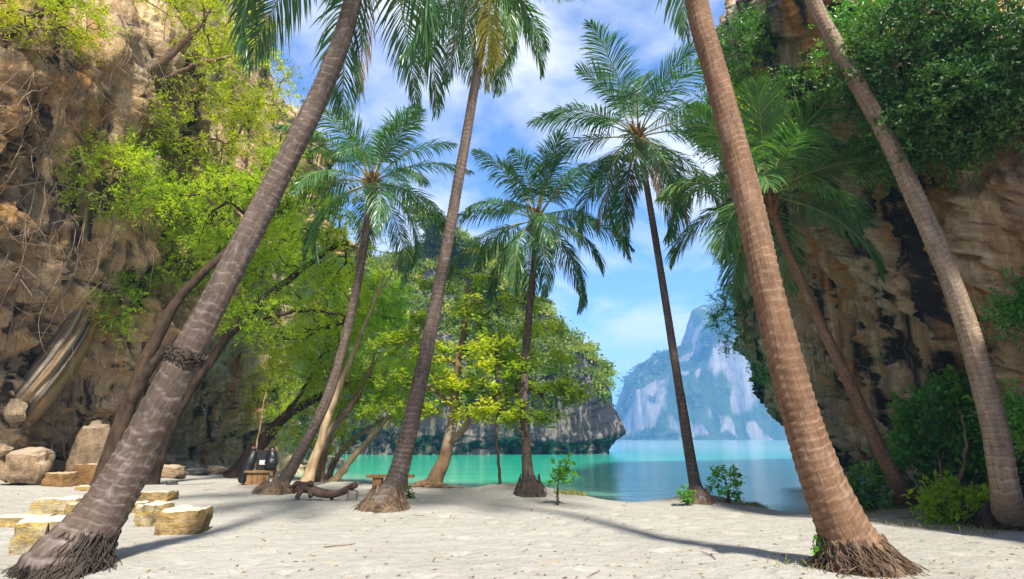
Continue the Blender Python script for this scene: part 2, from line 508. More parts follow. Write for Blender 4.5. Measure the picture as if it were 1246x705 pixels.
# ------------------------------------------------------------------ ground: sand, sea
SHX = [-60, -30, -14, -8, -1.5, 1.5, 4.5, 5.9, 7.2, 9, 14, 60]
SHY = [60, 40, 30, 23.5, 17.4, 15.3, 13.0, 12.7, 14.5, 18.5, 22, 30]
def shore(x):
    return np.interp(x, SHX, SHY) + 0.25 * np.sin(x * 0.9) + 0.12 * np.sin(x * 2.3 + 1)
MOUNDS = [(0.40, 14.0, 0.22, 0.85), (4.15, 12.55, 0.34, 0.75), (-2.3, 10.7, 0.10, 0.6), (3.6, 5.6, 0.05, 0.7), (-4.3, 5.7, 0.05, 0.7),
          (-1.95, 14.2, 0.10, 0.9), (-5.9, 14.2, 0.08, 0.8), (-0.3, 14.2, 0.08, 0.5)]
def sand_z(x, y, micro=False):
    x = np.atleast_1d(np.asarray(x, float)); y = np.atleast_1d(np.asarray(y, float))
    d = shore(x) - y
    z = np.where(d > 0, SEA_Z + 0.45 * (1 - np.exp(-np.maximum(d, 0) / 1.9)), SEA_Z - 2.2 * (1 - np.exp(-np.maximum(-d, 0) / 14.0)))
    for mx, my, a, s in MOUNDS:
        z = z + a * np.exp(-((x - mx) ** 2 + (y - my) ** 2) / (2 * s * s))
    z = z + 0.05 * np.maximum(-x - 8.5, 0) * (d > 0)
    z = z + 0.10 * np.maximum(x - 6.6, 0) * ss(0.0, 1.5, d)
    p = np.stack([x, y, np.zeros_like(x)], 1)
    land = ss(-0.3, 0.6, d)
    z = z + land * 0.05 * pnoise(p * 0.45 + 3.1)
    if micro:
        n = fbm(p * np.array([2.6, 3.4, 1]), 4, 0.55)
        f = pnoise(p * np.array([3.4, 2.6, 1]) + 40)
        z = z + land * (0.011 * n - 0.032 * ss(0.28, 0.62, f))
    return z
def ground(u, v):
    """point where the pixel's ray meets the sand"""
    d = ray(u, v)
    y = 8.0
    for _ in range(60):
        x = d[0] / d[1] * y
        z = float(sand_z(x, y)[0])
        ny = (z - CAMZ) / d[2] * d[1] if d[2] < -1e-4 else 60.0
        y = 0.5 * y + 0.5 * min(max(ny, 2.0), 60.0)
    x = d[0] / d[1] * y
    return np.array([x, y, float(sand_z(x, y)[0])])

xs = np.concatenate([[-60, -45, -35, -28, -23], np.arange(-20, -9, 0.12), np.arange(-9, 9.0, 0.046), np.arange(9, 13, 0.15), [15, 18, 24, 32, 45, 60]])
ys = np.concatenate([[-40, -25, -15, -8, -4], np.arange(-2, 4.6, 0.2), np.arange(4.6, 10.5, 0.036), np.arange(10.5, 19, 0.055), np.arange(19, 32, 0.16), [34, 38, 44, 52, 64, 80, 110, 150]])
GX, GY = np.meshgrid(xs, ys, indexing='ij')
gx, gy = GX.ravel(), GY.ravel()
gz = sand_z(gx, gy, True)
gd = shore(gx) - gy
wet = (1 - ss(0.15, 1.1, gd + 0.25 * pnoise(np.stack([gx, gy, gx * 0], 1) * 0.8)))
soil = ss(5.2, 6.6, gx) * ss(7.6, 8.6, gy) * ss(0, 1.0, gd) + 0.5 * ss(9.5, 12, -gx) * ss(14, 17, gy)
for mx, my, a, s in MOUNDS:
    soil = soil + (0.75 if a > 0.2 else 0.3) * np.exp(-((gx - mx) ** 2 + (gy - my) ** 2) / (2 * (s * 0.75) ** 2))
mb = MB()
mb.add(np.stack([gx, gy, gz], 1), grid_quads(len(xs), len(ys)))
o = mb.build('beach_sand', M['sand'], attrs={'wet': wet, 'soil': np.clip(soil, 0, 1)})
o['kind'] = 'structure'

sx_ = np.concatenate([[-2400, -1500, -800, -400, -200, -120, -80], np.arange(-60, 30, 0.5), [32, 36, 44, 60, 90, 140, 260, 500, 900, 1500, 2400]])
sy_ = np.concatenate([np.arange(8, 36, 0.25), np.arange(36, 80, 1.5), [85, 95, 110, 130, 160, 200, 260, 340, 450, 600, 800, 1100, 1500, 2000, 2450]])
SX, SY = np.meshgrid(sx_, sy_, indexing='ij')
dep = np.maximum(SEA_Z - sand_z(SX.ravel(), SY.ravel()), 0)
dep += np.maximum(SY.ravel() - 60, 0) * 0.03
dep += 0.07 * np.maximum(SX.ravel() - 3, 0) * ss(0.3, 6, SY.ravel() - shore(SX.ravel()))
mb = MB()
mb.add(np.stack([SX.ravel(), SY.ravel(), np.full(SX.size, SEA_Z)], 1), grid_quads(len(sx_), len(sy_)))
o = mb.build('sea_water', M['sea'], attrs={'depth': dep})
o['kind'] = 'structure'

# ------------------------------------------------------------------ cliffs
def cliff(name, path, ns, nh, hmax, lean, side, mat, amp=1.0, slant=0.0, h0=-1.2, seed=0.0, notch=0.0, label=None, vz=0.2):
    """side +1: rock lies left of the path's travel and faces right; -1 the other way round"""
    P, s = resample(catmull(path, 600), ns)
    T = unit(np.gradient(P, axis=0))
    out = np.stack([T[:, 1], -T[:, 0]], 1) * side
    for _ in range(12):
        out = unit(np.vstack([out[:1], (out[:-2] + out[1:-1] + out[2:]) / 3, out[-1:]]))
    tv = np.linspace(0, 1, nh)
    Hs = hmax(P[:, 0], P[:, 1])
    S = np.repeat(s, nh)
    Hh = (h0 + tv[None, :] * (Hs[:, None] - h0)).ravel()
    base = np.repeat(P, nh, 0)
    O = np.repeat(out, nh, 0)
    L = lean(base[:, 0], base[:, 1], Hh)
    q = np.stack([base[:, 0] + O[:, 0] * L, base[:, 1] + O[:, 1] * L, Hh], 1)
    r = q + seed
    rs = r.copy()
    rs[:, 2] = r[:, 2] * vz
    rs[:, 1] += slant * r[:, 2]
    rs[:, 0] += slant * r[:, 2]
    D = 1.5 * fbm(r * 0.13, 3) + 0.75 * fbm(rs * 0.38, 4, 0.55, True) + 0.42 * fbm(rs * 1.15 + 9, 4, 0.55, True) + 0.22 * fbm(rs * np.array([2.6, 2.6, 4.0]), 4, 0.6, True) + 0.07 * fbm(r * 5.0, 3, 0.6, True)
    D *= amp
    st = np.abs(pnoise(rs * np.array([1.5, 1.5, 0.7])))
    D -= 0.6 * amp * (1 - ss(0.0, 0.10, st)) * ss(-0.1, 0.4, pnoise(r * 0.3 + 5))
    D -= notch * (1 - ss(0.5, 2.6, Hh + 0.5 * pnoise(r * 0.5)))
    q[:, 0] += O[:, 0] * D
    q[:, 1] += O[:, 1] * D
    q[:, 2] += 0.12 * amp * fbm(r * 0.7 + 3, 3)
    q = q.reshape(ns, nh, 3)
    ext = []                                 # the rock goes on behind its brow
    for dist, rise in ((0.8, 0.25), (2.2, 0.3), (5.0, -0.2), (10.0, -1.5)):
        e = q[:, -1].copy()
        e[:, :2] -= out * dist
        e[:, 2] += rise + 0.5 * fbm(e * 0.6 + 31, 3)
        ext.append(e)
    q2 = np.concatenate([q, np.stack(ext, 1)], 1)
    mb = MB()
    Q = grid_quads(ns, q2.shape[1])
    if side < 0:
        Q = Q[:, ::-1]
    mb.add(q2.reshape(-1, 3), Q)
    o = mb.build(name, mat)
    o['kind'] = 'structure'
    if label:
        o['label'] = label
    return q, o

LP = [(-19, -8), (-15.6, 5), (-13.9, 12), (-12.9, 17), (-12.1, 21.5), (-12.9, 28), (-14.2, 36), (-17, 46), (-26, 58), (-50, 66)]
def lh(x, y):
    return np.interp(y, [-8, 12, 16, 20, 26, 36, 60], [26, 25, 19, 14, 11.5, 11, 14])
def llean(x, y, h):
    return 1.1 * ss(2, 7, h) + 0.10 * np.maximum(h - 3, 0) * (h < 99) - 0.9 * ss(10, 18, h) - 1.0 * np.exp(-((h - 0.5) / 1.2) ** 2)
LV, _ = cliff('limestone_cliff', LP, 620, 330, lh, llean, 1, M['rock_left'], 1.0, 0.3, seed=3.0, vz=0.12, label='warm tan limestone cliff hung with dry vines beside the block seats')
RP = [(8.4, -8), (9.0, 2), (9.7, 9), (10.3, 13), (11.4, 18), (13.0, 23), (15.0, 26.5), (20, 29.5), (34, 34), (60, 40)]
def rh(x, y):
    return np.interp(y, [-8, 2, 7, 10, 14, 20, 26, 40], [3.5, 4, 7, 11.5, 14.5, 18, 18.5, 16])
def rlean(x, y, h):
    return np.interp(y, [4, 12, 18, 25], [0.8, 1.2, 1.9, 1.7]) * ss(-1.5, 7.5, h) + 0.7 * ss(6, 12, h) - 2.4 * ss(13, 20, h)
RV, _ = cliff('limestone_cliff', RP, 560, 400, rh, rlean, -1, M['rock_right'], 0.8, -0.35, seed=21.0, notch=0.5, vz=0.11, label='dark overhanging limestone cliff streaked orange and black at the water')

# headland: cliff foot, then a wooded dome
def headland():
    path = [(-95, 110), (-60, 82), (-34, 68), (-18, 63), (-6, 61.5), (3, 61.5), (8, 63.5), (9.8, 69), (9.6, 80), (4, 98), (-12, 118)]
    ns, nh = 420, 200
    P, s = resample(catmull(path, 600), ns)
    T = unit(np.gradient(P, axis=0))
    out = np.stack([T[:, 1], -T[:, 0]], 1)
    for _ in range(14):
        out = unit(np.vstack([out[:1], (out[:-2] + out[1:-1] + out[2:]) / 3, out[-1:]]))
    tv = np.linspace(0, 1, nh)
    hc = 8.6 + 0.9 * np.sin(s * 0.21) + 0.6 * np.sin(s * 0.53)
    a = ss(0, 0.42, tv) * 0 + np.clip(tv / 0.42, 0, 1)
    b_ = np.clip((tv - 0.42) / 0.58, 0, 1)
    Hh = -1.0 + a[None, :] * (hc[:, None] + 1.0) + (24.5 * (b_ - 0.12 * b_ * b_))[None, :] * np.ones((ns, 1))
    inw = 24.0 * b_ ** 1.12
    lean = 1.2 * ss(0.05, 0.3, a) - 1.0 * ss(0.65, 1.0, a)
    off = (lean - inw)[None, :] * np.ones((ns, 1))
    q = np.stack([(P[:, :1] + out[:, :1] * off), (P[:, 1:] + out[:, 1:] * off), Hh], -1).reshape(-1, 3)
    O = np.repeat(out, nh, 0)
    rs = q * np.array([1, 1, 0.3])
    rocky = 1 - ss(0.3, 0.55, np.tile(tv, ns))
    D = 2.2 * fbm(q * 0.07 + 2, 3) + rocky * (0.9 * fbm(rs * 0.35, 4, 0.55, True) + 0.3 * fbm(rs * 1.3, 3, 0.5, True))
    q[:, :2] += O * D[:, None]
    q[:, 2] += (1 - rocky) * 1.6 * fbm(q * 0.11, 3)
    mb = MB().add(q, grid_quads(ns, nh))
    b = N('headland_ground')
    o = mb.build('headland', M['rock_head'])
    o['kind'] = 'structure'
    o['label'] = 'wooded limestone headland across the turquoise water behind the almond tree'
    return q.reshape(ns, nh, 3), tv
HV, htv = headland()

def far_island():
    # silhouette from the photograph at 620 m, built as a full-depth massif
    Yc = 620.0
    prof = np.array([(738, 533), (746, 520), (757, 492), (766, 462), (780, 449), (797, 442), (806, 434), (826, 432), (842, 422), (850, 396), (858, 380), (872, 373),
                     (890, 367), (915, 362), (950, 362), (1010, 360), (1080, 395), (1180, 430), (1300, 470), (1400, 530)], float)
    X = np.array([at(u, 533, Yc + 38)[0] for u, v in prof])
    Z = np.array([max(at(u, v, Yc + 38)[2] - SEA_Z, 0) for u, v in prof])
    nx, ny = 420, 150
    xx = np.linspace(X[0], X[-1], nx)
    yy = np.linspace(-1, 1, ny)
    GXX, GYY = np.meshgrid(xx, yy, indexing='ij')
    hz = np.interp(GXX.ravel(), X, Z)
    yv = GYY.ravel()
    p = np.stack([GXX.ravel(), yv * 120, hz * 0], 1)
    wob = fbm(p * 0.018, 3)
    prof_y = 1 - np.abs(yv + 0.10 * wob) ** 1.0
    shape = ss(0.0, 0.34, prof_y) * 0.74 + 0.26 * ss(0.3, 1.0, prof_y)
    shape = np.clip(shape, 0, 1)
    h = hz * shape * (1 + 0.04 * fbm(p * 0.03 + 4, 4)) 
    h += np.minimum(h * 0.25, 6) * fbm(p * 0.06, 4, 0.6, True) * 0.3
    h = np.where(np.abs(yv) > 0.985, -3, h)
    y = Yc + 40 + yv * 90 * (0.5 + 0.5 * np.minimum(hz / 90, 1.2)) + 12 * fbm(p * 0.025 + 8, 3)
    q = np.stack([GXX.ravel(), y, SEA_Z - 2 + h], 1)
    b = N('island_rock')
    g = b.n('ShaderNodeNewGeometry')
    nz = b.n('ShaderNodeSeparateXYZ', {'Vector': g.outputs['Normal']}).outputs[2]
    pv = b.pos((0.13, 0.13, 0.016))
    st = b.noise(pv, 1.0, 9, 0.7, 0.5)
    rock = b.ramp(st, [(0.35, (0.10, 0.10, 0.10)), (0.5, (0.24, 0.21, 0.19)), (0.62, (0.31, 0.26, 0.22)), (0.75, (0.34, 0.33, 0.31))])
    green = b.ramp(b.noise(b.pos(), 0.16, 6, 0.7), [(0.3, (0.02, 0.045, 0.02)), (0.7, (0.07, 0.10, 0.03))])
    patch = b.noise(b.pos((0.02, 0.02, 0.008)), 1.0, 5, 0.6)
    f = b.ramp(b.math('ADD', nz, b.math('MULTIPLY', b.math('SUBTRACT', 0.52, patch), 2.6)), [(0.34, 0.0), (0.5, 1.0)])
    m = b.out(b.pbr(b.mix(f, rock, green), 0.95, b.bump(b.noise(b.pos((0.25, 0.25, 0.1)), 1.0, 6, 0.7), 0.8, 3.0), 0.1))
    o = MB().add(q, grid_quads(nx, ny)).build('far_island', m)
    o['kind'] = 'structure'
    o['label'] = 'distant hazy blue limestone island with pale bare cliff faces'
    return q.reshape(nx, ny, 3)
IV = far_island()

# forest cover: crowns nobody could count
def forest(name, pts, rad, nleaf, lsize, mat, rng, label, up=None, parent=None):
    n = len(pts)
    k = nleaf
    d = unit(rng.normal(size=(n, k, 3)))
    d[..., 2] = np.abs(d[..., 2]) * 0.9 - 0.25 * (rng.rand(n, k) < 0.3)
    rr = rad[:, None, None] * (0.55 + 0.45 * rng.rand(n, k, 1) ** 0.5)
    C = pts[:, None, :] + d * rr * np.array([1, 1, 0.85])
    lump = 1 + 0.25 * rng.normal(size=(n, k, 1))
    C = pts[:, None, :] + (C - pts[:, None, :]) * lump
    D = d + 0.9 * rng.normal(size=d.shape)
    base = rng.rand(n, 1) ** 1.3
    tint = np.clip(base * 0.75 + 0.12 * rng.normal(size=(n, k)) + 0.12, 0, 1)
    L = lsize * (0.6 + 0.8 * rng.rand(n * k))
    mb = MB().leaves(C.reshape(-1, 3), D.reshape(-1, 3), L, L * 0.6, rng, tint.ravel())
    o = mb.build(name, mat, parent, smooth=False)
    o['kind'] = 'stuff'
    o['label'] = label
    return o
rng = np.random.RandomState(11)
sel = HV[40:330, :, :]
tt = np.tile(htv, sel.shape[0])
flat = sel.reshape(-1, 3)
wgt = ss(0.22, 0.40, tt + 0.12 * pnoise(flat * 0.25)) + 0.04 * ss(0.24, 0.34, tt) * (pnoise(flat * 0.3 + 9) > 0.1)
idx = rng.choice(len(flat), 2300, p=wgt / wgt.sum())
forest('forest_cover', flat[idx] + rng.normal(size=(2300, 3)) * 0.3, 0.6 + 0.9 * rng.rand(2300), 110, 0.40, M['leaf_head'], rng,
       'dense green and olive forest covering the headland dome')
flat = IV.reshape(-1, 3)
gzn = np.abs(np.gradient(IV[:, :, 2], axis=1)) / (np.abs(np.gradient(IV[:, :, 1], axis=1)) + 1e-3)
wgt = (1 - ss(1.3, 2.6, gzn.ravel())) * (flat[:, 2] > 2) * (flat[:, 1] < 670) + 0.02
wgt *= ss(-0.12, 0.12, 0.1 + pnoise(flat * 0.02))
idx = rng.choice(len(flat), 2200, p=wgt / wgt.sum())
forest('island_forest', flat[idx], 2.0 + 2.6 * rng.rand(2200), 26, 2.6, M['leaf_far'], rng, 'hazy forest on the distant island')


# ------------------------------------------------------------------ coconut palms
def frond_mesh(o0, az, el, L, droop, rng, llen=0.62, g=0.55, twist=0.0, nl=78, side_curve=0.0, tint0=0.4, r0=0.022, bare=0.2):
    """one coconut frond: rachis plus drooping leaflets; returns MB (mat 0 leaflets, mat 1 rachis)"""
    n = 26
    t = np.linspace(0, 1, n)
    e = el - droop * t ** 1.35
    a = az + side_curve * t * t
    ds = L / (n - 1)
    dirs = np.stack([np.cos(e) * np.cos(a), np.cos(e) * np.sin(a), np.sin(e)], 1)
    P = np.vstack([o0, o0 + np.cumsum(dirs[:-1] * ds, axis=0)])
    mb = MB()
    mb.tube(P, r0 * (1 - 0.86 * t), 5, 1)
    tl = bare + (1 - bare) * (np.arange(nl) + 0.5) / nl
    for sd in (-1, 1):
        tj = np.clip(tl + rng.uniform(-0.004, 0.004, nl), 0, 1)
        keep = rng.rand(nl) > 0.03
        tj = tj[keep]
        m = len(tj)
        C = np.stack([np.interp(tj, t, P[:, k]) for k in range(3)], 1)
        T = unit(np.stack([np.interp(tj, t, dirs[:, k]) for k in range(3)], 1))
        aj = np.interp(tj, t, a)
        S = np.stack([-np.sin(aj), np.cos(aj), np.zeros(m)], 1)
        U = np.cross(T, S)
        U = U * np.sign(U[:, 2:3] + 1e-6) if abs(el) < 1.2 else U
        if twist:
            c, s_ = cos(twist), sin(twist)
            S = S * c + U * s_
            U = np.cross(T, S)
        S = S * sd
        q = (tj - bare) / (1 - bare)
        ln = llen * 1.1 * (0.45 + 0.75 * np.sin(pi * np.clip(q * 0.80 + 0.16, 0, 1))) * (1 - 0.45 * q ** 4) * rng.uniform(0.85, 1.12, m)
        phi = np.radians(28 + 40 * q) + rng.normal(0, 0.06, m)
        up = 0.22 + rng.normal(0, 0.10, m)
        d1 = unit(S * np.cos(phi)[:, None] + T * np.sin(phi)[:, None] + U * up[:, None])
        gg = g * rng.uniform(0.6, 1.35, m)[:, None]
        dn = np.array([0, 0, -1.0])
        d1 = unit(d1 + dn * gg * 0.45)
        d2 = unit(d1 + dn * gg * 0.9)
        d3 = unit(d2 + dn * gg * 1.1)
        w = 0.026 * (llen / 0.62) * rng.uniform(0.85, 1.2, m)[:, None]
        p0 = C
        p1 = p0 + d1 * ln[:, None] * 0.35
        p2 = p1 + d2 * ln[:, None] * 0.35
        p3 = p2 + d3 * ln[:, None] * 0.30
        ws = []
        for d in (d1, d1, d2, d3):
            x = T - (T * d).sum(1, keepdims=True) * d + 0.25 * rng.normal(size=(m, 3))
            x = x - (x * d).sum(1, keepdims=True) * d
            ws.append(unit(x))
        V = np.stack([p0 - ws[0] * w * 0.25, p0 + ws[0] * w * 0.25, p1 - ws[1] * w * 0.5, p1 + ws[1] * w * 0.5,
                      p2 - ws[2] * w * 0.42, p2 + ws[2] * w * 0.42, p3 - ws[3] * w * 0.05, p3 + ws[3] * w * 0.05], 1).reshape(-1, 3)
        b = np.arange(m)[:, None] * 8
        Q = np.stack([b + np.array([0, 1, 3, 2]), b + np.array([2, 3, 5, 4]), b + np.array([4, 5, 7, 6])], 1).reshape(-1, 4)
        tint = np.repeat(np.clip(tint0 + 0.16 * rng.normal(size=m), 0, 1), 3) + np.tile([0.0, 0.03, 0.12], m)
        mb.add(V, Q, 0, np.clip(tint, 0, 1))
    return mb

PALM_TOPS = {}
def palm(label, base_px, ctrl, radii, mat, root_mat, seed, fronds, ring=0.1, root_r=None, root_h=0.35, strands=60, nuts=0, scars=True, group='coconut palms along the beach'):
    """ctrl: list of (u, v, Y) above the base; radii: (just above roots, at 35 %, top)"""
    rng = np.random.RandomState(seed)
    radii = tuple(0.8 * x for x in radii)
    b0 = ground(*base_px)
    pts = [b0 - np.array([0, 0, 0.25])] + [b0 + 0.0] + [at(*c) for c in ctrl]
    P, s = resample(catmull(pts, 400), 900)
    Ltot = s[-1]
    n = max(int(Ltot / 0.017), 120)
    P, s = resample(P, n)
    tt = s / Ltot
    root = thing('coconut_palm', label, 'palm tree', b0, group)
    r = np.interp(tt, [0, 0.05, 0.35, 1.0], [radii[0], radii[0] * 0.93, radii[1], radii[2]])
    r = r + (radii[0] * 0.55) * np.exp(-np.maximum(s - 0.25, 0) / (0.30 + radii[0] * 0.5))
    # ring scars: saw-tooth steps, uneven spacing
    ph = s / ring + 1.1 * np.sin(s * 1.3 + seed) + 0.45 * np.sin(s * 4.1 + 2 * seed)
    sides = 26
    ang = np.arange(sides) * 2 * pi / sides
    A = np.tile(ang, n)
    Sx = np.repeat(s, sides)
    Rr = np.repeat(r, sides)
    pn = np.stack([np.cos(A) * 1.4, np.sin(A) * 1.4, Sx * 1.6], 1) + seed
    phv = np.repeat(ph, sides) + 0.7 * pnoise(pn * np.array([0.9, 0.9, 0.4]))
    fr = phv - np.floor(phv)
    ringv = np.exp(-((fr - 0.86) / 0.16) ** 2)
    groove = np.exp(-(np.minimum(fr, 1 - fr) / 0.09) ** 2)
    step = 0.075 * (fr - 0.5) if scars else 0
    Rr = Rr * (1 + step + 0.09 * pnoise(pn * np.array([0.8, 0.8, 0.5])) + 0.03 * pnoise(pn * np.array([3, 3, 2.0])))
    T = unit(np.gradient(P, axis=0))
    Nn = unit(np.cross(T, np.array([0, 1.0, 0])))
    Bn = np.cross(T, Nn)
    V = np.repeat(P, sides, 0) + Rr[:, None] * (np.cos(A)[:, None] * np.repeat(Nn, sides, 0) + np.sin(A)[:, None] * np.repeat(Bn, sides, 0))
    i = np.arange(n - 1)[:, None] * sides
    j = np.arange(sides)[None, :]
    Q = np.stack([i + j, i + (j + 1) % sides, i + sides + (j + 1) % sides, i + sides + j], -1).reshape(-1, 4)
    mb = MB().add(V, Q)
    mb.build('trunk', mat, root, attrs={'ring': ringv, 'groove': groove, 'wrap': np.stack([np.cos(A) * 0.16, np.sin(A) * 0.16, Sx], 1)})
    # root mass: torn fibrous skirt
    rr = root_r or radii[0] * 1.45
    mb = MB()
    nr, na = 14, 64
    hh = np.linspace(-0.15, root_h, nr)
    an = np.arange(na) * 2 * pi / na
    H, AN = np.meshgrid(hh, an, indexing='ij')
    pq = np.stack([np.cos(AN.ravel()), np.sin(AN.ravel()), H.ravel() * 2.5], 1)
    top = np.interp(H.ravel(), [-0.15, 0, root_h * 0.5, root_h], [rr * 1.35, rr * 1.12, rr * 0.93, radii[0] * 1.22])
    top = top * (1 + 0.16 * fbm(pq * 2.5 + seed, 3)) + 0.05 * radii[0] * np.abs(pnoise(pq * np.array([9, 9, 1.2])))
    topz = H.ravel() + (H.ravel() > root_h * 0.8) * 0.9 * root_h * pnoise(pq * np.array([5, 5, 0.1]) + seed)
    cen = np.stack([np.interp(np.maximum(H.ravel() + 0.25, 0), s, P[:, k]) for k in range(2)], 1)
    V = np.stack([cen[:, 0] + top * np.cos(AN.ravel()), cen[:, 1] + top * np.sin(AN.ravel()), b0[2] + topz], 1)
    i = np.arange(nr - 1)[:, None] * na
    j = np.arange(na)[None, :]
    Q = np.stack([i + j, i + (j + 1) % na, i + na + (j + 1) % na, i + na + j], -1).reshape(-1, 4)
    mb.add(V, Q)
    for k in range(strands):
        a = rng.uniform(0, 2 * pi)
        h1 = root_h * rng.uniform(0.3, 1.35)
        le = rng.uniform(0.85, 1.2) if rng.rand() < 0.93 else rng.uniform(1.2, 1.5)
        pr = []
        for f in np.linspace(0, 1, 6):
            rad = np.interp(f, [0, 0.5, 1], [radii[0] * 1.28, rr * 1.04, rr * le * 1.15]) + 0.06 * rng.normal() * radii[0]
            zz = np.interp(f, [0, 0.75, 1], [h1, 0.04, -0.06])
            aa = a + 0.06 * rng.normal() + 0.14 * f * rng.normal()
            cxy = [np.interp(max(zz + 0.25, 0), s, P[:, q]) for q in range(2)]
            pr.append([cxy[0] + rad * cos(aa), cxy[1] + rad * sin(aa), b0[2] + zz])
        mb.tube(catmull(pr, 9), np.linspace(0.005, 0.003, 9) * (1 + radii[0]), 4)
    mb.build('root_mass', root_mat, root)
    # crown
    top = P[-1]
    axis = unit(T[-1] * 0.6 + np.array([0, 0, 0.4]))
    PALM_TOPS[label] = top
    mb = MB()
    for k in range(26):
        a = k * 2.4
        z0 = -0.45 + 0.75 * k / 26
        d = np.array([cos(a), sin(a), 0])
        p0 = top + axis * z0 + d * radii[2] * 0.7
        mb.tube([p0, p0 + d * 0.10 + axis * 0.16, p0 + d * (0.16 + 0.05 * rng.rand()) + axis * 0.30 * rng.uniform(0.5, 1.1)], [0.045, 0.035, 0.012], 5)
    mb.tube([top - axis * 0.4, top, top + axis * 0.4], [radii[2] * 1.05, radii[2] * 1.35, radii[2] * 0.6], 10)
    mb.build('leaf_base', M['fibre'], root)
    for k in range(nuts):
        a = k * 2.1 + seed
        c = top + np.array([cos(a) * (0.26 + 0.05 * (k % 2)), sin(a) * 0.26, -0.22 - 0.1 * (k % 3)])
        th = np.linspace(0, pi, 7)
        mb = MB().tube([c + np.array([0, 0, 0.13 * cos(x)]) for x in th], [0.10 * max(sin(x), 0.05) for x in th], 10)
        mb.build('coconut', M['coconut'], root)
    for (az, el, L, dr, kind, kw) in fronds(rng):
        kw = dict(kw)
        o0 = top + axis * kw.pop('z0', 0.12) + 0.10 * np.array([cos(az), sin(az), 0])
        mb = frond_mesh(o0, az, el, L, dr, rng, **kw)
        mats = {'g': [M['frond'], M['rachis']], 'y': [M['frond_y'], M['rachis']], 'd': [M['frond_d'], M['rachis_d']]}[kind]
        mb.build('frond', mats, root)
    return root

def std_crown(n, L, el_hi=80, el_lo=-25, droop=(0.9, 1.5), llen=0.6, g=0.55, dead=0, yellow=0, az0=0.0, tint=0.4, spread=1.0):
    def f(rng):
        out = []
        for k in range(n):
            q = k / max(n - 1, 1)
            az = az0 + k * 2.39996 + rng.normal(0, 0.12)
            el = R(el_hi + (el_lo - el_hi) * q ** 0.85) + rng.normal(0, 0.06)
            dr = np.interp(q, [0, 0.25, 1], [droop[0] * 0.55, droop[0], droop[1]]) * rng.uniform(0.85, 1.15)
            le = L * np.interp(q, [0, 0.2, 1], [0.72, 0.95, 1.0]) * rng.uniform(0.9, 1.08)
            kind = 'y' if (n - 1 - k) < yellow else 'g'
            out.append((az, el, le, dr, kind, dict(llen=llen, g=g * np.interp(q, [0, 0.2, 1], [0.25, 0.8, 1.15]), tint0=tint + rng.normal(0, 0.07), side_curve=rng.normal(0, 0.25), z0=0.28 - 0.3 * q,
                                                     twist=rng.normal(0, 0.25))))
        for k in range(dead):
            az = az0 + 1.1 + k * 2.2 + rng.normal(0, 0.3)
            out.append((az, R(-35 - 15 * rng.rand()), L * 0.8, 0.85, 'd', dict(llen=llen * 0.7, g=1.5, tint0=rng.uniform(0.2, 0.7), z0=-0.15, nl=40)))
        return out
    return f

palm('thick dark ringed palm leaning over the lichen covered block seats', (76, 692),
     [(140, 600, 5.75), (228, 430, 5.8), (325, 242, 5.9), (398, 95, 6.0), (428, 5, 6.05), (455, -130, 6.1)], (0.26, 0.17, 0.115), M['palm_dark'], M['root_dark'], 1,
     std_crown(20, 3.1, 78, -55, (0.9, 1.25), 0.58, 0.5, dead=1, az0=0.4, tint=0.3), ring=0.105, root_r=0.30, root_h=0.24, strands=420)
_p1 = [o for o in COL.objects if o.name == 'coconut_palm'][0]
_c, _d = at(226, 434, 5.8), unit(at(240, 405, 5.8) - at(212, 462, 5.8))
_cm, _rg = MB(), np.random.RandomState(8)
_u = unit(np.cross(_d, np.array([0, 1.0, 0])))
_w = np.cross(_d, _u)
for _k in range(90):                         # old fibre collar left round the trunk
    _a, _h = _rg.uniform(0, 2 * pi), _rg.uniform(-0.05, 0.05)
    _e = [_c + _d * (_h + 0.02 * _rg.normal()) + (0.168 + 0.022 * _rg.rand()) * (_u * cos(_a + _t) + _w * sin(_a + _t)) for _t in np.linspace(0, 0.5 + 0.5 * _rg.rand(), 6)]
    _cm.tube(_e, [0.010, 0.012, 0.011, 0.010, 0.009, 0.005], 4)
_cm.build('fibre_collar', M['root_dark'], _p1)
palm('palm with curved trunk and shaggy brown leaf bases beside the driftwood log', (332, 600),
     [(352, 575, 14.25), (400, 480, 14.3), (430, 370, 14.4), (446, 280, 14.5), (452, 226, 14.5)], (0.21, 0.15, 0.115), M['palm_dark'], M['root_brown'], 2,
     std_crown(24, 3.0, 82, -30, (0.9, 1.5), 0.6, 0.6, dead=1, az0=1.1, tint=0.45), ring=0.12, root_r=0.34, root_h=0.2, strands=110)
palm('tall slender palm with dark flared base and yellowing fronds', (466, 618),
     [(487, 570, 10.75), (512, 460, 10.8), (540, 320, 10.9), (570, 150, 11.0), (590, 30, 11.1), (596, -18, 11.1)], (0.23, 0.15, 0.105), M['palm_dark'], M['root_brown'], 3,
     std_crown(24, 2.6, 78, -70, (0.9, 1.3), 0.55, 0.7, dead=1, yellow=2, az0=2.2, tint=0.62), ring=0.11, root_r=0.34, root_h=0.26, strands=160)
palm('straight slim palm on the sand mound with a hollow at its foot', (645, 601),
     [(641, 560, 14.0), (637, 480, 14.0), (642, 400, 14.05), (650, 320, 14.1), (652, 272, 14.1)], (0.19, 0.125, 0.095), M['palm_dark'], M['root_dark'], 4,
     std_crown(24, 2.65, 84, -38, (0.75, 1.5), 0.58, 0.75, az0=0.2, tint=0.33), ring=0.1, root_r=0.30, root_h=0.32, strands=30)
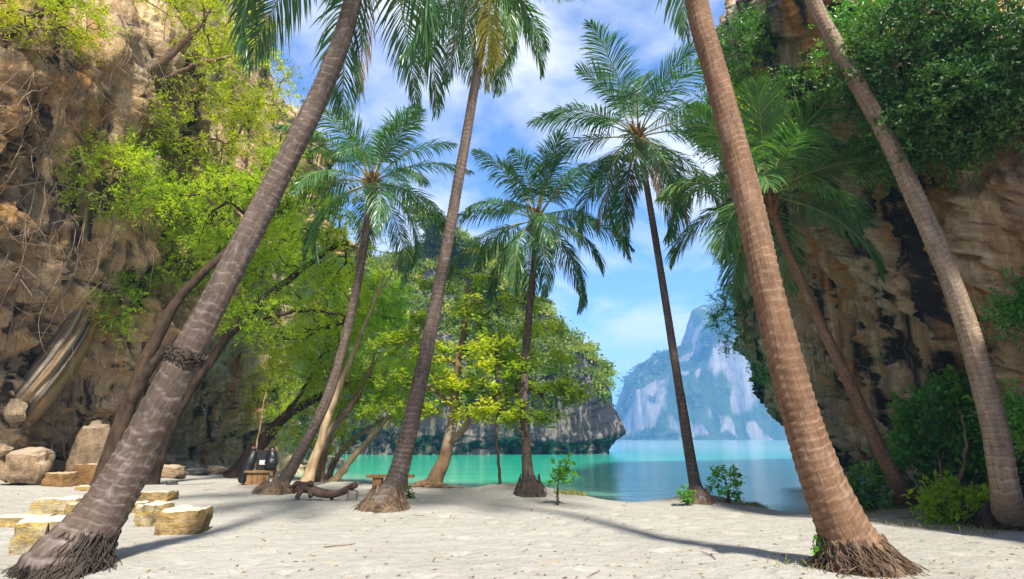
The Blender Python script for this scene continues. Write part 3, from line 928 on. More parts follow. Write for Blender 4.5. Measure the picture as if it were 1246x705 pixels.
palm('slender leaning palm with dead hanging fronds and coconuts on the shore mound', (851, 610),
     [(843, 575, 12.6), (826, 470, 12.7), (804, 330, 12.9), (784, 210, 13.0), (777, 172, 13.0)], (0.175, 0.115, 0.085), M['palm_dark'], M['root_brown'], 5,
     std_crown(25, 3.0, 80, -55, (0.9, 1.4), 0.6, 0.5, dead=4, az0=0.9, tint=0.3), ring=0.1, root_r=0.24, root_h=0.18, strands=30, nuts=5)
palm('massive reddish ringed palm with torn fibrous base leaning left', (1052, 690),
     [(1025, 640, 5.6), (985, 540, 5.6), (945, 400, 5.6), (905, 220, 5.65), (868, 80, 5.7), (848, 0, 5.7), (815, -200, 5.7)], (0.25, 0.185, 0.14), M['palm_red'], M['root_brown'], 6,
     std_crown(14, 2.6, 78, -20, (0.9, 1.3), 0.58, 0.45, az0=0.0, tint=0.3), ring=0.085, root_r=0.33, root_h=0.20, strands=420)
palm('young palm with broad glossy crown rising from the green bush', (1112, 612),
     [(1085, 575, 10.6), (1035, 470, 10.6), (985, 365, 10.6), (950, 285, 10.6), (936, 240, 10.6)], (0.18, 0.135, 0.10), M['palm_red'], M['root_brown'], 7,
     std_crown(22, 2.4, 82, -25, (0.7, 1.3), 0.62, 0.4, az0=2.0, tint=0.65), ring=0.09, root_r=0.3, root_h=0.2, strands=30)
palm('pale ringed palm with black root boss against the right hand rock', (1232, 640),
     [(1222, 590, 7.7), (1205, 500, 7.7), (1160, 350, 7.7), (1090, 190, 7.7), (1020, 60, 7.7), (985, -10, 7.7), (925, -190, 7.7)], (0.215, 0.155, 0.125), M['palm_pale'], M['root_dark'], 8,
     std_crown(12, 2.4, 78, 0, (0.9, 1.2), 0.55, 0.45, az0=1.3, tint=0.35), ring=0.085, root_r=0.36, root_h=0.25, strands=60)

# ------------------------------------------------------------------ trees
def ellipsoid_pts(rng, c, r, n, shell=0.35):
    d = unit(rng.normal(size=(n, 3)))
    q = (shell + (1 - shell) * rng.rand(n, 1)) ** (1 / 2.0)
    return np.asarray(c) + d * q * np.asarray(r)
def px_ell(u, v, Y, ru, rv, ry):
    """ellipsoid given by pixel centre, depth, and half-sizes in pixels (ru, rv) and metres (ry)"""
    c = at(u, v, Y)
    dep = proj(c)[2][0]
    return c, np.array([ru * dep / FPX, ry, rv * dep / FPX])
def skeleton(rng, trunks, tips, r_tip=0.008, wander=0.12, power=0.47):
    """trunks: list of (points, r0, r1). joins every tip to the nearest limb; returns tubes [(P, r)]"""
    pos, par, rad_fix, chains = [], [], [], []
    for pts, r0, r1 in trunks:
        P, _ = resample(catmull(pts, 60), 26)
        P = P + 0.012 * rng.normal(size=P.shape)
        ids = []
        for k, p in enumerate(P):
            ids.append(len(pos)); pos.append(p); par.append(ids[-2] if k else -1); rad_fix.append(r0 + (r1 - r0) * k / 25.0)
        chains.append((ids, True))
    trunk_n = len(pos)
    ends = np.array([pos[c[0][-1]] for c in chains])
    order = np.argsort(np.min(np.linalg.norm(tips[:, None] - ends[None], axis=2), axis=1))
    for ti in order:
        tip = tips[ti]
        A = np.array(pos)
        dv = tip - A
        d = np.linalg.norm(dv, axis=1)
        pen = d + 0.35 * np.maximum(-dv[:, 2], 0)
        pen[:trunk_n] += 0.0
        for ids, _ in chains[:len(trunks)]:
            pen[ids[:10]] += 1.2
        k = int(np.argmin(pen))
        st = A[k]
        m = max(int(d[k] / 0.22), 2)
        f = np.linspace(0, 1, m + 1)[1:, None]
        off = np.sin(pi * f) * (rng.normal(size=3) * wander * d[k] + np.array([0, 0, 0.10 * d[k]]))
        q = st + (tip - st) * f + off + rng.normal(size=(m, 3)) * 0.02 * np.minimum(1, d[k])
        ids = [k]
        for p in q:
            ids.append(len(pos)); pos.append(p); par.append(ids[-2]); rad_fix.append(0)
        chains.append((ids, False))
    n = len(pos)
    cnt = np.zeros(n)
    for ids, main in chains:
        if not main:
            cnt[ids[-1]] += 1
    for k in range(n - 1, -1, -1):
        if par[k] >= 0:
            cnt[par[k]] += cnt[k]
    rr = r_tip * np.maximum(cnt, 1) ** power
    rr = np.maximum(rr * (np.array(rad_fix) == 0), np.array(rad_fix))
    pos = np.array(pos)
    tubes = []
    for ids, main in chains:
        P, r = pos[ids], rr[ids].copy()
        if not main:
            r[0] = min(r[0], r[1] * 1.3)
            r[-1] *= 0.6
        tubes.append((P, r, main))
    return tubes
def sprays(rng, tips, centre, n_twig, n_leaf, tl, L, Wd, droop=0.3, tint_c=None, spread=1.0, flat=0.0, pair=True):
    """leafy twigs around each tip: returns C, D, L, W, tint arrays"""
    n = len(tips)
    outd = unit(tips - centre)
    d = unit(outd[:, None, :] * 0.7 + spread * rng.normal(size=(n, n_twig, 3)) + np.array([0, 0, -droop]))
    if flat:
        d[..., 2] *= 1 - flat
        d = unit(d)
    f = rng.rand(n, n_twig, n_leaf)
    tlr = tl * rng.uniform(0.5, 1.2, size=(n, n_twig, 1))
    C = tips[:, None, None, :] + d[:, :, None, :] * (f * tlr)[..., None] + np.array([0, 0, -1]) * (droop * 0.5 * (f ** 2) * tlr)[..., None]
    C = C + rng.normal(size=C.shape) * 0.25 * L
    D = d[:, :, None, :] * 0.6 + rng.normal(size=C.shape) * 0.8
    if flat:
        D[..., 2] *= 0.5
    base = rng.rand(n, 1, 1) if tint_c is None else tint_c[:, None, None]
    tint = np.clip(0.55 * base + 0.25 * rng.rand(n, n_twig, 1) + 0.2 * rng.rand(n, n_twig, n_leaf), 0, 1)
    m = C.size // 3
    Ls = L * rng.uniform(0.6, 1.25, m)
    return C.reshape(-1, 3), D.reshape(-1, 3), Ls, Ls * (Wd / L), tint.ravel()
def tree(name, label, cat, trunks, ells, ntips, leafmat, bark, seed, n_twig=6, n_leaf=14, tl=0.55, L=0.10, Wd=0.042, droop=0.3, group=None, spread=1.0, flat=0.0, r_tip=0.008, wander=0.12, bare=0, lflat=0.0):
    rng = np.random.RandomState(seed)
    base = np.asarray(trunks[0][0][0])
    root = thing(name, label, cat, base, group)
    vol = np.array([np.prod(r) for c, r in ells]) ** 0.75
    cnts = np.maximum((ntips * vol / vol.sum()).astype(int), 4)
    tips, cens = [], []
    for (c, r), k in zip(ells, cnts):
        p = ellipsoid_pts(rng, c, r, k)
        tips.append(p); cens.append(np.broadcast_to(c - np.array([0, 0, r[2] * 0.6]), p.shape))
    tips, cens = np.vstack(tips), np.vstack(cens)
    tubes = skeleton(rng, trunks, tips, r_tip, wander)
    mb = MB()
    for P, r, main in tubes:
        if main:
            P2, s = resample(catmull(P, 120), 90)
            r2 = np.interp(np.linspace(0, 1, 90), np.linspace(0, 1, len(r)), r)
            fl = 1 + 0.55 * np.exp(-s / (3.0 * r2[0]))
            r2 = r2 * fl * (1 + 0.10 * pnoise(P2 * 2.5 + seed))
            mb.tube(P2, r2, 12)
        else:
            mb.tube(P, r, 5)
    if bare:
        bt = tips[rng.choice(len(tips), bare)]
        for p in bt:
            d = unit(rng.normal(size=3) + np.array([0, 0, 0.4]))
            q = [p, p + d * 0.3 + rng.normal(size=3) * 0.05, p + d * 0.65 + rng.normal(size=3) * 0.12]
            mb.tube(q, [0.008, 0.006, 0.002], 4)
    mb.build('trunk', bark, root)
    if leafmat is not None:
        tc = 0.5 + 0.9 * pnoise(tips * 0.8 + seed)
        mb = MB()
        C, D, Ls, Ws, tint = sprays(rng, tips, cens, n_twig, n_leaf, tl, L, Wd, droop, np.clip(tc, 0, 1), spread, flat)
        mb.leaves(C, D, Ls, Ws, rng, tint, flat=lflat)
        mb.build('crown', leafmat, root, smooth=False)
    return root

def gp(u, v, Y):                      # trunk foot on the sand under a pixel column
    p = at(u, v, Y)
    p[2] = float(sand_z(p[0], p[1])[0]) - 0.08
    return p

# big tree rooted in the left cliff, reaching out over the beach
tree('cliff_tree', 'golden green tree with spreading limbs rooted high on the tan cliff', 'tree',
     [([at(98, 165, 15.0), at(122, 132, 13.8), at(165, 100, 13.2), at(205, 70, 13.0), at(245, 30, 13.0)], 0.20, 0.06),
      ([at(122, 132, 13.8), at(175, 112, 13.4), at(230, 82, 13.2), at(300, 64, 13.2)], 0.10, 0.03),
      ([at(122, 134, 13.8), at(190, 128, 14.0), at(270, 120, 14.2), at(330, 128, 14.2)], 0.08, 0.025),
      ([at(165, 100, 13.2), at(180, 55, 13.4), at(195, 5, 13.4)], 0.07, 0.03)],
     [px_ell(215, 30, 13.5, 85, 40, 1.6), px_ell(300, 95, 13.8, 55, 45, 1.3), px_ell(265, 25, 13.6, 70, 40, 1.3), px_ell(250, 150, 14.2, 85, 38, 1.4), px_ell(325, 150, 14.2, 36, 55, 1.1),
      px_ell(150, 60, 14.4, 45, 55, 1.0), px_ell(200, 195, 14.6, 65, 35, 1.0)],
     340, M['leaf_gold'], M['bark_brown'], 21, 6, 17, 0.6, 0.085, 0.036, 0.25, bare=120)
tree('leaning_tree', 'dark slanting tree in front of the cave in the tan cliff', 'tree',
     [([gp(128, 572, 13.4), at(150, 510, 13.4), at(178, 440, 13.4), at(212, 372, 13.5), at(255, 325, 13.6), at(300, 285, 13.7)], 0.20, 0.07),
      ([at(158, 490, 13.4), at(200, 425, 13.1), at(240, 395, 12.9), at(268, 352, 12.9)], 0.11, 0.05)],
     [px_ell(280, 250, 14.2, 75, 42, 1.3), px_ell(225, 265, 14.3, 55, 40, 1.0), px_ell(335, 225, 14.4, 50, 40, 1.1)],
     170, M['leaf_lime'], M['bark_dark'], 22, 6, 15, 0.6, 0.085, 0.036, 0.3, bare=50)
tree('leaning_tree', 'slanting tree with lime green crown directly behind the thick dark palm', 'tree',
     [([gp(182, 560, 15.2), at(215, 500, 15.2), at(262, 428, 15.3), at(315, 370, 15.5), at(372, 325, 15.7), at(420, 290, 15.8)], 0.19, 0.06),
      ([at(290, 398, 15.4), at(330, 385, 15.2), at(380, 378, 15.2), at(425, 385, 15.3)], 0.07, 0.025)],
     [px_ell(375, 310, 16.0, 72, 40, 1.4), px_ell(330, 385, 15.8, 65, 38, 1.2), px_ell(400, 370, 16.0, 50, 42, 1.2), px_ell(425, 270, 16.2, 40, 30, 1.0)],
     240, M['leaf_lime'], M['bark_dark'], 23, 6, 16, 0.6, 0.085, 0.036, 0.3, bare=40)
tree('leaning_tree', 'thick low slanting trunk with hanging yellow leaves above the black sacks', 'tree',
     [([gp(284, 578, 18.5), at(318, 540, 18.5), at(350, 505, 18.5), at(395, 480, 18.6), at(440, 462, 18.8)], 0.22, 0.08),
      ([at(340, 515, 18.5), at(372, 470, 18.4), at(392, 430, 18.3)], 0.08, 0.03)],
     [px_ell(385, 520, 18.9, 42, 26, 0.9), px_ell(420, 470, 19.0, 50, 32, 1.2), px_ell(370, 440, 18.6, 50, 32, 1.2)],
     170, M['leaf_gold'], M['bark_dark'], 24, 6, 16, 0.6, 0.085, 0.036, 0.7)
tree('shore_tree', 'bright green dense tree with brown trunk behind the curved palm', 'tree',
     [([gp(386, 588, 17.2), at(394, 545, 17.2), at(405, 520, 17.2), at(430, 490, 17.3), at(455, 440, 17.5)], 0.15, 0.06),
      ([at(396, 535, 17.2), at(395, 490, 17.3), at(410, 430, 17.5), at(425, 380, 17.7)], 0.10, 0.04)],
     [px_ell(455, 425, 18.2, 55, 62, 1.8), px_ell(430, 360, 18.2, 48, 42, 1.5), px_ell(470, 365, 18.3, 30, 32, 1.2), px_ell(400, 420, 18.0, 35, 35, 1.2), px_ell(470, 480, 18.2, 38, 25, 1.2)],
     360, M['leaf_fresh'], M['bark_brown'], 25, 6, 17, 0.6, 0.085, 0.034, 0.35)
tree('dead_tree', 'pale leafless tree with forked bare twigs beside the curved palm', 'tree',
     [([gp(372, 592, 16.2), at(388, 545, 16.2), at(402, 500, 16.2), at(430, 430, 16.3), at(452, 375, 16.4), at(468, 335, 16.4)], 0.135, 0.035),
      ([at(455, 368, 16.4), at(478, 330, 16.3), at(505, 300, 16.3)], 0.03, 0.012)],
     [px_ell(475, 305, 16.4, 32, 28, 0.6)], 26, None, M['bark_pale'], 26, r_tip=0.006, wander=0.2, bare=24)
tree('leaning_pole_tree', 'thin pale trunk slanting over the turquoise shallows', 'tree',
     [([gp(402, 588, 17.6), at(440, 545, 17.6), at(475, 505, 17.7), at(505, 475, 17.8)], 0.10, 0.04)],
     [px_ell(508, 460, 18.0, 28, 26, 0.8)], 50, M['leaf_lime'], M['bark_pale'], 27, 6, 13, 0.5, 0.085, 0.036, 0.3)
tree('leaning_pole_tree', 'short brown trunk slanting low behind the driftwood toward the water', 'tree',
     [([gp(396, 580, 19.0), at(412, 555, 19.0), at(440, 528, 19.0), at(470, 508, 19.1)], 0.10, 0.05)],
     [px_ell(470, 495, 19.2, 30, 18, 0.8)], 40, M['leaf_gold'], M['bark_brown'], 28, 6, 13, 0.5, 0.085, 0.036, 0.4)
# tropical almond with tiers of big leaves
tiers = []
for (u, v, ru, rv, Y) in [(560, 345, 50, 10, 15.2), (610, 372, 60, 10, 15.0), (545, 390, 55, 10, 15.2), (620, 405, 70, 10, 15.0), (560, 430, 70, 11, 14.9), (650, 440, 55, 10, 15.0), (520, 465, 60, 12, 15.0),
                          (600, 470, 70, 11, 14.8), (665, 482, 55, 11, 14.9), (560, 500, 60, 11, 14.9), (640, 505, 45, 10, 14.8), (480, 500, 38, 14, 15.2), (695, 470, 30, 9, 15.0), (500, 420, 45, 14, 15.4)]:
    tiers.append(px_ell(u, v, Y, ru, rv, 1.1))
tree('almond_tree', 'spreading almond tree with tiers of yellow green leaves and twisted trunk', 'tree',
     [([gp(523, 603, 14.9), at(536, 568, 14.9), at(546, 535, 14.9), at(553, 500, 14.9), at(556, 450, 14.95), at(566, 395, 15.0), at(568, 345, 15.1)], 0.165, 0.035),
      ([at(545, 540, 14.9), at(562, 525, 14.75), at(575, 500, 14.7), at(595, 483, 14.7), at(640, 478, 14.8)], 0.085, 0.03),
      ([at(553, 500, 14.9), at(535, 480, 14.9), at(505, 465, 15.0)], 0.05, 0.02)],
     tiers, 420, M['leaf_almond'], M['bark_brown'], 29, 4, 7, 0.30, 0.155, 0.085, 0.05, spread=1.2, flat=0.5, r_tip=0.006, lflat=0.6)
tree('sapling', 'slim straight sapling with dark stem beside the straight slim palm', 'tree',
     [([gp(608, 606, 13.9), at(608, 570, 13.9), at(604, 530, 13.9), at(606, 490, 13.95), at(604, 420, 14.0)], 0.035, 0.014)],
     [px_ell(605, 500, 14.0, 32, 14, 0.6), px_ell(610, 450, 14.0, 35, 12, 0.6), px_ell(600, 420, 14.0, 28, 10, 0.5)], 60, M['leaf_almond'], M['bark_dark'], 30, 4, 7, 0.28, 0.15, 0.08, 0.05, flat=0.5, r_tip=0.004, lflat=0.6)

# ------------------------------------------------------------------ shrubs on the cliffs and the beach
def surf(G, u, v):
    """point of a cliff grid seen at a pixel (nearest surface)"""
    F = G.reshape(-1, 3)
    pu, pv, dep = proj(F)
    d = np.hypot(pu - u, pv - v)
    ok = (d < 14) & (dep > 0.5)
    if not ok.any():
        return F[np.argmin(np.where(dep > 0.5, d, 1e9))]
    c = np.where(ok)[0]
    return F[c[np.argmin(dep[c])]]
def shrub(name, label, base, ells, ntips, leafmat, seed, L=0.11, Wd=0.06, n_twig=5, n_leaf=12, tl=0.4, droop=0.3, group=None, bark=None, r_tip=0.006, stems=4, lflat=0.0):
    rng = np.random.RandomState(seed)
    trunks = []
    for k in range(stems):
        c, r = ells[k % len(ells)]
        e = c + r * rng.uniform(-0.35, 0.35, 3)
        mid = base + (e - base) * 0.5 + rng.normal(size=3) * 0.12 * np.linalg.norm(e - base)
        trunks.append(([base + rng.normal(size=3) * 0.03, mid, e], r_tip * (1.7 + 2.0 * np.linalg.norm(e - base) ** 0.7), r_tip * 1.3))
    return tree(name, label, 'shrub', trunks, ells, ntips, leafmat, bark or M['bark_dark'], seed, n_twig, n_leaf, tl, L, Wd, droop, group, r_tip=r_tip, lflat=lflat)
def cliff_shrub(G, label, u, v, ru, rv, ntips, mat, seed, out=0.6, ry=0.7, group='shrubs growing on the dark cliff', **k):
    p = surf(G, u, v)
    toward = unit(np.array([0, 0, CAMZ]) - p)
    c = p + toward * out
    dep = proj(c)[2][0]
    r = np.array([ru * dep / FPX, ry, rv * dep / FPX])
    return shrub('cliff_shrub', label, p - toward * 0.1, [(c, r)], ntips, mat, seed, group=group, **k)
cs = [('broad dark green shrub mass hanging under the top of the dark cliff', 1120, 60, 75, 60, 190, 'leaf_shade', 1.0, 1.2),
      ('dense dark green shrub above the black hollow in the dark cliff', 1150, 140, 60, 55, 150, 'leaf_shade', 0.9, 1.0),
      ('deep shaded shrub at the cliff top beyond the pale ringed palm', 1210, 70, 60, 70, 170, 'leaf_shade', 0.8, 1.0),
      ('green shrub on the cliff between the two big leaning palms', 1045, 30, 40, 35, 80, 'leaf_bush', 0.6, 0.8),
      ('mid green shrub draped below the pale ringed palm top', 1085, 170, 45, 42, 90, 'leaf_deep', 0.6, 0.8),
      ('yellow green shrub glowing behind the young palm crown', 905, 130, 38, 40, 90, 'leaf_fresh', 0.8, 0.9),
      ('shrub crowning the seaward cliff edge under the sky', 900, 45, 36, 40, 110, 'leaf_deep', 0.8, 1.0),
      ('feathery shrub spilling off the cliff edge toward the leaning coconut palm', 868, 150, 30, 48, 120, 'leaf_deep', 0.9, 1.0),
      ('shrub in the dark cleft behind the young palm', 960, 120, 45, 35, 90, 'leaf_deep', 0.5, 0.8),
      ('shrub hanging off the cliff edge in front of the far island', 885, 375, 32, 46, 110, 'leaf_deep', 0.7, 0.8),
      ('small shrub clinging to the seaward cliff edge below the young palm crown', 880, 290, 22, 38, 60, 'leaf_deep', 0.6, 0.7),
      ('tiny green tuft on the undercut cliff edge above the sea', 915, 455, 9, 14, 16, 'leaf_bush', 0.25, 0.3),
      ('small leafy tuft on the cliff beside the pale ringed palm', 1232, 370, 20, 20, 36, 'leaf_bush', 0.3, 0.35),
      ('small leafy clump on the rock right of the pale ringed palm', 1240, 500, 16, 25, 36, 'leaf_bush', 0.3, 0.3)]
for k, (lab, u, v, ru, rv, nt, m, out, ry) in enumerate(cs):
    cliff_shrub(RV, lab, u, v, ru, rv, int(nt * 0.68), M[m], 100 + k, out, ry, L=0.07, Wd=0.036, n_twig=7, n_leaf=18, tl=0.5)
cs = [('olive shrub tangle at the top of the tan cliff', 55, 12, 75, 28, 80, 'leaf_gold', 0.5, 0.9),
      ('green shrub hanging on the cliff under the golden tree limb', 150, 215, 50, 50, 90, 'leaf_lime', 0.5, 0.8),
      ('small bright green shrub on the tan cliff ledge above the cave', 142, 375, 24, 38, 34, 'leaf_fresh', 0.3, 0.4),
      ('dry olive shrub on the cliff behind the dark slanting tree', 235, 300, 55, 40, 110, 'leaf_lime', 0.6, 0.8),
      ('lime shrub on the receding cliff behind the slanting trees', 330, 300, 55, 50, 130, 'leaf_fresh', 0.8, 1.0),
      ('yellow shrub at the cliff foot behind the black sacks', 345, 470, 40, 35, 90, 'leaf_gold', 0.8, 0.9)]
for k, (lab, u, v, ru, rv, nt, m, out, ry) in enumerate(cs):
    cliff_shrub(LV, lab, u, v, ru, rv, nt, M[m], 130 + k, out, ry, 'shrubs growing on the tan cliff', L=0.075, Wd=0.034, n_twig=6, n_leaf=14, tl=0.6)

def beach_shrub(label, u, v, ells, nt, mat, seed, **k):
    b = ground(u, v)
    return shrub('beach_shrub', label, b, [px_ell(a, c, b[1] + dy, ru, rv, ry) for (a, c, dy, ru, rv, ry) in ells], nt, mat, seed, **k)
beach_shrub('large glossy green bush between the young palm and the pale palm', 1150, 622, [(1155, 525, 1.2, 60, 58, 0.6), (1118, 555, 1.4, 42, 42, 0.5), (1192, 585, 0.6, 40, 34, 0.4), (1165, 472, 1.2, 36, 24, 0.5)],
            230, M['leaf_bush'], 160, L=0.12, Wd=0.07, n_twig=4, n_leaf=9, tl=0.32, stems=10, bark=M['bark_brown'], lflat=0.3)
beach_shrub('low green bush at the foot of the young palm', 1062, 622, [(1058, 592, 0.3, 24, 24, 0.3), (1042, 606, 0.3, 14, 12, 0.25)], 42, M['leaf_bush'], 161, L=0.11, Wd=0.062, n_twig=4, n_leaf=9, tl=0.3, stems=5, lflat=0.3)
beach_shrub('low yellow green bush in front of the large glossy bush', 1165, 634, [(1165, 612, -0.2, 34, 18, 0.35)], 50, M['leaf_fresh'], 162, L=0.11, Wd=0.06, n_twig=4, n_leaf=8, tl=0.25, stems=5, lflat=0.3)
beach_shrub('leafy seedling clump beside the palm on the shore mound', 885, 612, [(880, 585, 0, 16, 16, 0.2), (898, 588, 0, 8, 14, 0.15)], 16, M['leaf_bush'], 163, r_tip=0.003, L=0.12, Wd=0.075, n_twig=3, n_leaf=5, tl=0.14, stems=5, lflat=0.4)
beach_shrub('small leafy sprig at the left foot of the shore mound palm', 838, 616, [(838, 604, 0, 6, 9, 0.15)], 8, M['leaf_bush'], 164, r_tip=0.003, L=0.10, Wd=0.065, n_twig=3, n_leaf=5, tl=0.12, stems=3, lflat=0.4)
beach_shrub('tall thin seedling with few leaves right of the straight slim palm', 680, 614, [(680, 572, 0, 15, 18, 0.2)], 11, M['leaf_bush'], 165, r_tip=0.003, L=0.13, Wd=0.08, n_twig=3, n_leaf=4, tl=0.14, stems=3, lflat=0.4)
beach_shrub('tiny sprout at the base of the massive reddish palm', 1000, 692, [(1000, 668, 0, 6, 10, 0.08)], 6, M['leaf_bush'], 166, L=0.06, Wd=0.04, n_twig=3, n_leaf=3, tl=0.06, stems=3, lflat=0.4, r_tip=0.003)
beach_shrub('pale green seedling at the foot of the tall slender palm', 497, 607, [(497, 599, 0, 7, 5, 0.1)], 6, M['leaf_bush'], 167, L=0.08, Wd=0.05, n_twig=3, n_leaf=4, tl=0.1, stems=3, lflat=0.4, r_tip=0.003)

# ------------------------------------------------------------------ vines on the left cliff
def vine(label, pts, r, seed):
    rng = np.random.RandomState(seed)
    P, s = resample(catmull(pts, 80), 50)
    f = np.linspace(0, 1, 50)
    P = P + 0.05 * np.stack([pnoise(np.stack([f * 9, f * 0 + seed, f * 0 + k * 7.7], 1)) for k in range(3)], 1) * np.sin(pi * f)[:, None] * 2
    o = MB().tube(P, r * (1 - 0.5 * f), 6).build('hanging_vine', M['vine'])
    tag(o, label, 'vine', 'dry vines hanging on the tan cliff')
def cv(u, v, out=0.35):
    p = surf(LV, u, v)
    return p + unit(np.array([0, 0, CAMZ]) - p) * out
rng = np.random.RandomState(5)
vl = [((88, 555), (95, 470), (92, 420), (115, 370)), ((80, 560), (82, 500), (100, 430), (108, 380)), ((70, 565), (74, 520), (80, 450), (86, 400)), ((10, 440), (28, 330), (48, 240), (70, 150)),
      ((52, 290), (56, 220), (66, 150), (80, 80)), ((60, 420), (85, 340), (110, 280), (118, 230)), ((100, 330), (112, 270), (116, 230), (104, 190)), ((180, 330), (185, 250), (192, 170), (205, 110)),
      ((215, 350), (222, 290), (212, 220), (220, 160)), ((150, 300), (165, 240), (160, 180), (170, 130)), ((10, 60), (40, 50), (80, 70), (110, 130)), ((2, 30), (35, 20), (75, 40), (100, 75)),
      ((60, 90), (50, 50), (62, 20), (80, 2)), ((235, 420), (225, 360), (240, 310), (262, 270)), ((310, 540), (318, 480), (322, 430), (330, 380)), ((30, 170), (42, 120), (70, 100), (95, 60))]
nm = ['pale root-like vine dropping into the cave mouth', 'twisted vine hanging beside the cave mouth', 'thin vine reaching down to the block seats', 'long vine trailing across the bare tan rock', 'straight dry vine on the upper tan cliff',
      'vine crossing the banded flowstone', 'short forked vine above the flowstone', 'vine hanging from the golden tree limb', 'dry vine behind the thick dark palm', 'vine hanging under the cliff shrub', 'arched vine along the cliff brow',
      'vine looping over the top of the tan cliff', 'upright twig vine at the cliff top corner', 'crooked vine by the dark slanting tree', 'straight hanging vine above the black sacks', 'vine slung under the cliff brow']
for k, (pp, lab) in enumerate(zip(vl, nm)):
    vine(lab, [cv(u, v, 0.3 + 0.25 * rng.rand()) for u, v in pp], 0.026 if k < 3 else 0.013, 300 + k)
mb = MB()
for k in range(420):
    u, v = rng.uniform(0, 300), rng.uniform(0, 430)
    if v > 150 + 1.3 * (300 - u):
        continue
    p = cv(u, v, rng.uniform(0.1, 0.7))
    d = unit(np.array([rng.normal() * 0.6, rng.normal() * 0.5, -0.6 + rng.normal() * 0.7]))
    L = rng.uniform(0.5, 1.6)
    q = [p, p + d * L * 0.4 + rng.normal(size=3) * 0.12, p + d * L * 0.75 + rng.normal(size=3) * 0.2, p + d * L + rng.normal(size=3) * 0.25]
    mb.tube(catmull(q, 10), np.linspace(0.008, 0.002, 10), 4, cap=False)
o = mb.build('dry_twigs', M['vine'])
o['kind'] = 'stuff'
o['label'] = 'tangle of dry twigs and creepers over the tan cliff'

# ------------------------------------------------------------------ flowstone drapery on the tan cliff
def flowstone():
    ns, nw = 90, 60
    def edge_line(px):
        q = np.array([cv(u, v, 0.0) for u, v in px])
        q[:, 1] = np.interp(np.arange(len(q)), [0, len(q) - 1], [q[:, 1].max(), q[:, 1].min()])   # one even sheet
        q = np.array([at(u, v, y) for (u, v), y in zip(px, q[:, 1])])
        return catmull(q, ns)
    a = edge_line([(113, 330), (84, 378), (52, 424), (22, 462), (-8, 500)])
    b = edge_line([(132, 345), (120, 405), (94, 452), (66, 490), (36, 525)])
    f = np.linspace(0, 1, nw)
    P = a[:, None] * (1 - f[None, :, None]) + b[:, None] * f[None, :, None]
    to = unit(np.array([0, 0, CAMZ]) - P)
    S = np.linspace(0, 1, ns)
    sx, fx = np.meshgrid(S, f, indexing='ij')
    k = np.stack([fx.ravel() * 9, sx.ravel() * 1.3, fx.ravel() * 0], 1)
    fold = (np.abs(np.sin(fx * 15 + 2.2 * sx + 0.8 * pnoise(k * 0.5).reshape(ns, nw))) * 0.20 + 0.12 * pnoise(k * np.array([1, 3, 1])).reshape(ns, nw))
    edge = np.sin(pi * np.clip(fx, 0, 1)) ** 0.22
    ends = ss(0, 0.12, sx) * (1 - ss(0.75, 1.0, sx))
    P = P + to * ((fold - 0.05) * edge * ends - 1.8 * (1 - edge) - 0.8 * (1 - ends))[..., None]
    back = P - to * 0.5
    m = N('flowstone')
    t = m.attr('band')
    c = m.ramp(t, [(0.0, (0.30, 0.22, 0.14)), (0.15, (0.16, 0.12, 0.09)), (0.28, (0.42, 0.35, 0.26)), (0.4, (0.30, 0.17, 0.07)), (0.52, (0.44, 0.37, 0.28)), (0.64, (0.15, 0.115, 0.085)), (0.8, (0.40, 0.25, 0.11)), (1.0, (0.22, 0.16, 0.11))])
    nz = m.noise(m.pos(), 9, 6, 0.65)
    c = m.mix(0.5, c, m.ramp(nz, [(0.3, 0.6), (0.7, 1.25)]), 'MULTIPLY')
    mat = m.out(m.pbr(c, 0.75, m.bump(nz, 0.5, 0.05), 0.3))
    mb = MB()
    mb.add(P.reshape(-1, 3), grid_quads(ns, nw))
    band = fx.ravel() * 1.0 + 0.06 * pnoise(k * np.array([0.6, 2, 1])) + 0.05 * np.sin(fx.ravel() * 34)
    o = mb.build('flowstone', mat, attrs={'band': band})
    tag(o, 'banded cream and grey flowstone drapery slanting down the tan cliff', 'flowstone')
flowstone()

# ------------------------------------------------------------------ blocks, boulders, rocks
def block_mat(name, base, alt, lich, top, lo=0.48):
    b = N(name)
    g = b.n('ShaderNodeNewGeometry')
    nz = b.n('ShaderNodeSeparateXYZ', {'Vector': g.outputs['Normal']}).outputs[2]
    p = b.pos()
    n1 = b.noise(p, 5, 6, 0.65, 0.5)
    n2 = b.noise(b.pos((1, 1, 2.6)), 9, 5, 0.6, 1.2)
    c = b.mix(b.ramp(n1, [(0.4, 0.0), (0.6, 1.0)]), base, alt)
    c = b.mix(b.ramp(n2, [(lo, 0.0), (lo + 0.12, 0.65)]), c, lich)
    c = b.mix(0.5, c, b.ramp(b.noise(p, 30, 5, 0.7), [(0.3, 0.55), (0.7, 1.3)]), 'MULTIPLY')
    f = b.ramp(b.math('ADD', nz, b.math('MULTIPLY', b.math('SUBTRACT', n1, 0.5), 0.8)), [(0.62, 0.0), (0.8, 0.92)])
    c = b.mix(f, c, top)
    return b.out(b.pbr(c, 0.9, b.bump(b.math('ADD', n2, n1), 0.7, 0.04), 0.15))
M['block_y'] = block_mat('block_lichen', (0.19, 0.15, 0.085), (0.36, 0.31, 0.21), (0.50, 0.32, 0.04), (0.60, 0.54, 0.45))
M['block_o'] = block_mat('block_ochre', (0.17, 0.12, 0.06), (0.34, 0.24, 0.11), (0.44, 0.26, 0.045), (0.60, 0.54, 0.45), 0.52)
M['block_b'] = block_mat('block_brown', (0.16, 0.09, 0.04), (0.25, 0.14, 0.055), (0.32, 0.17, 0.05), (0.42, 0.33, 0.22), 0.56)
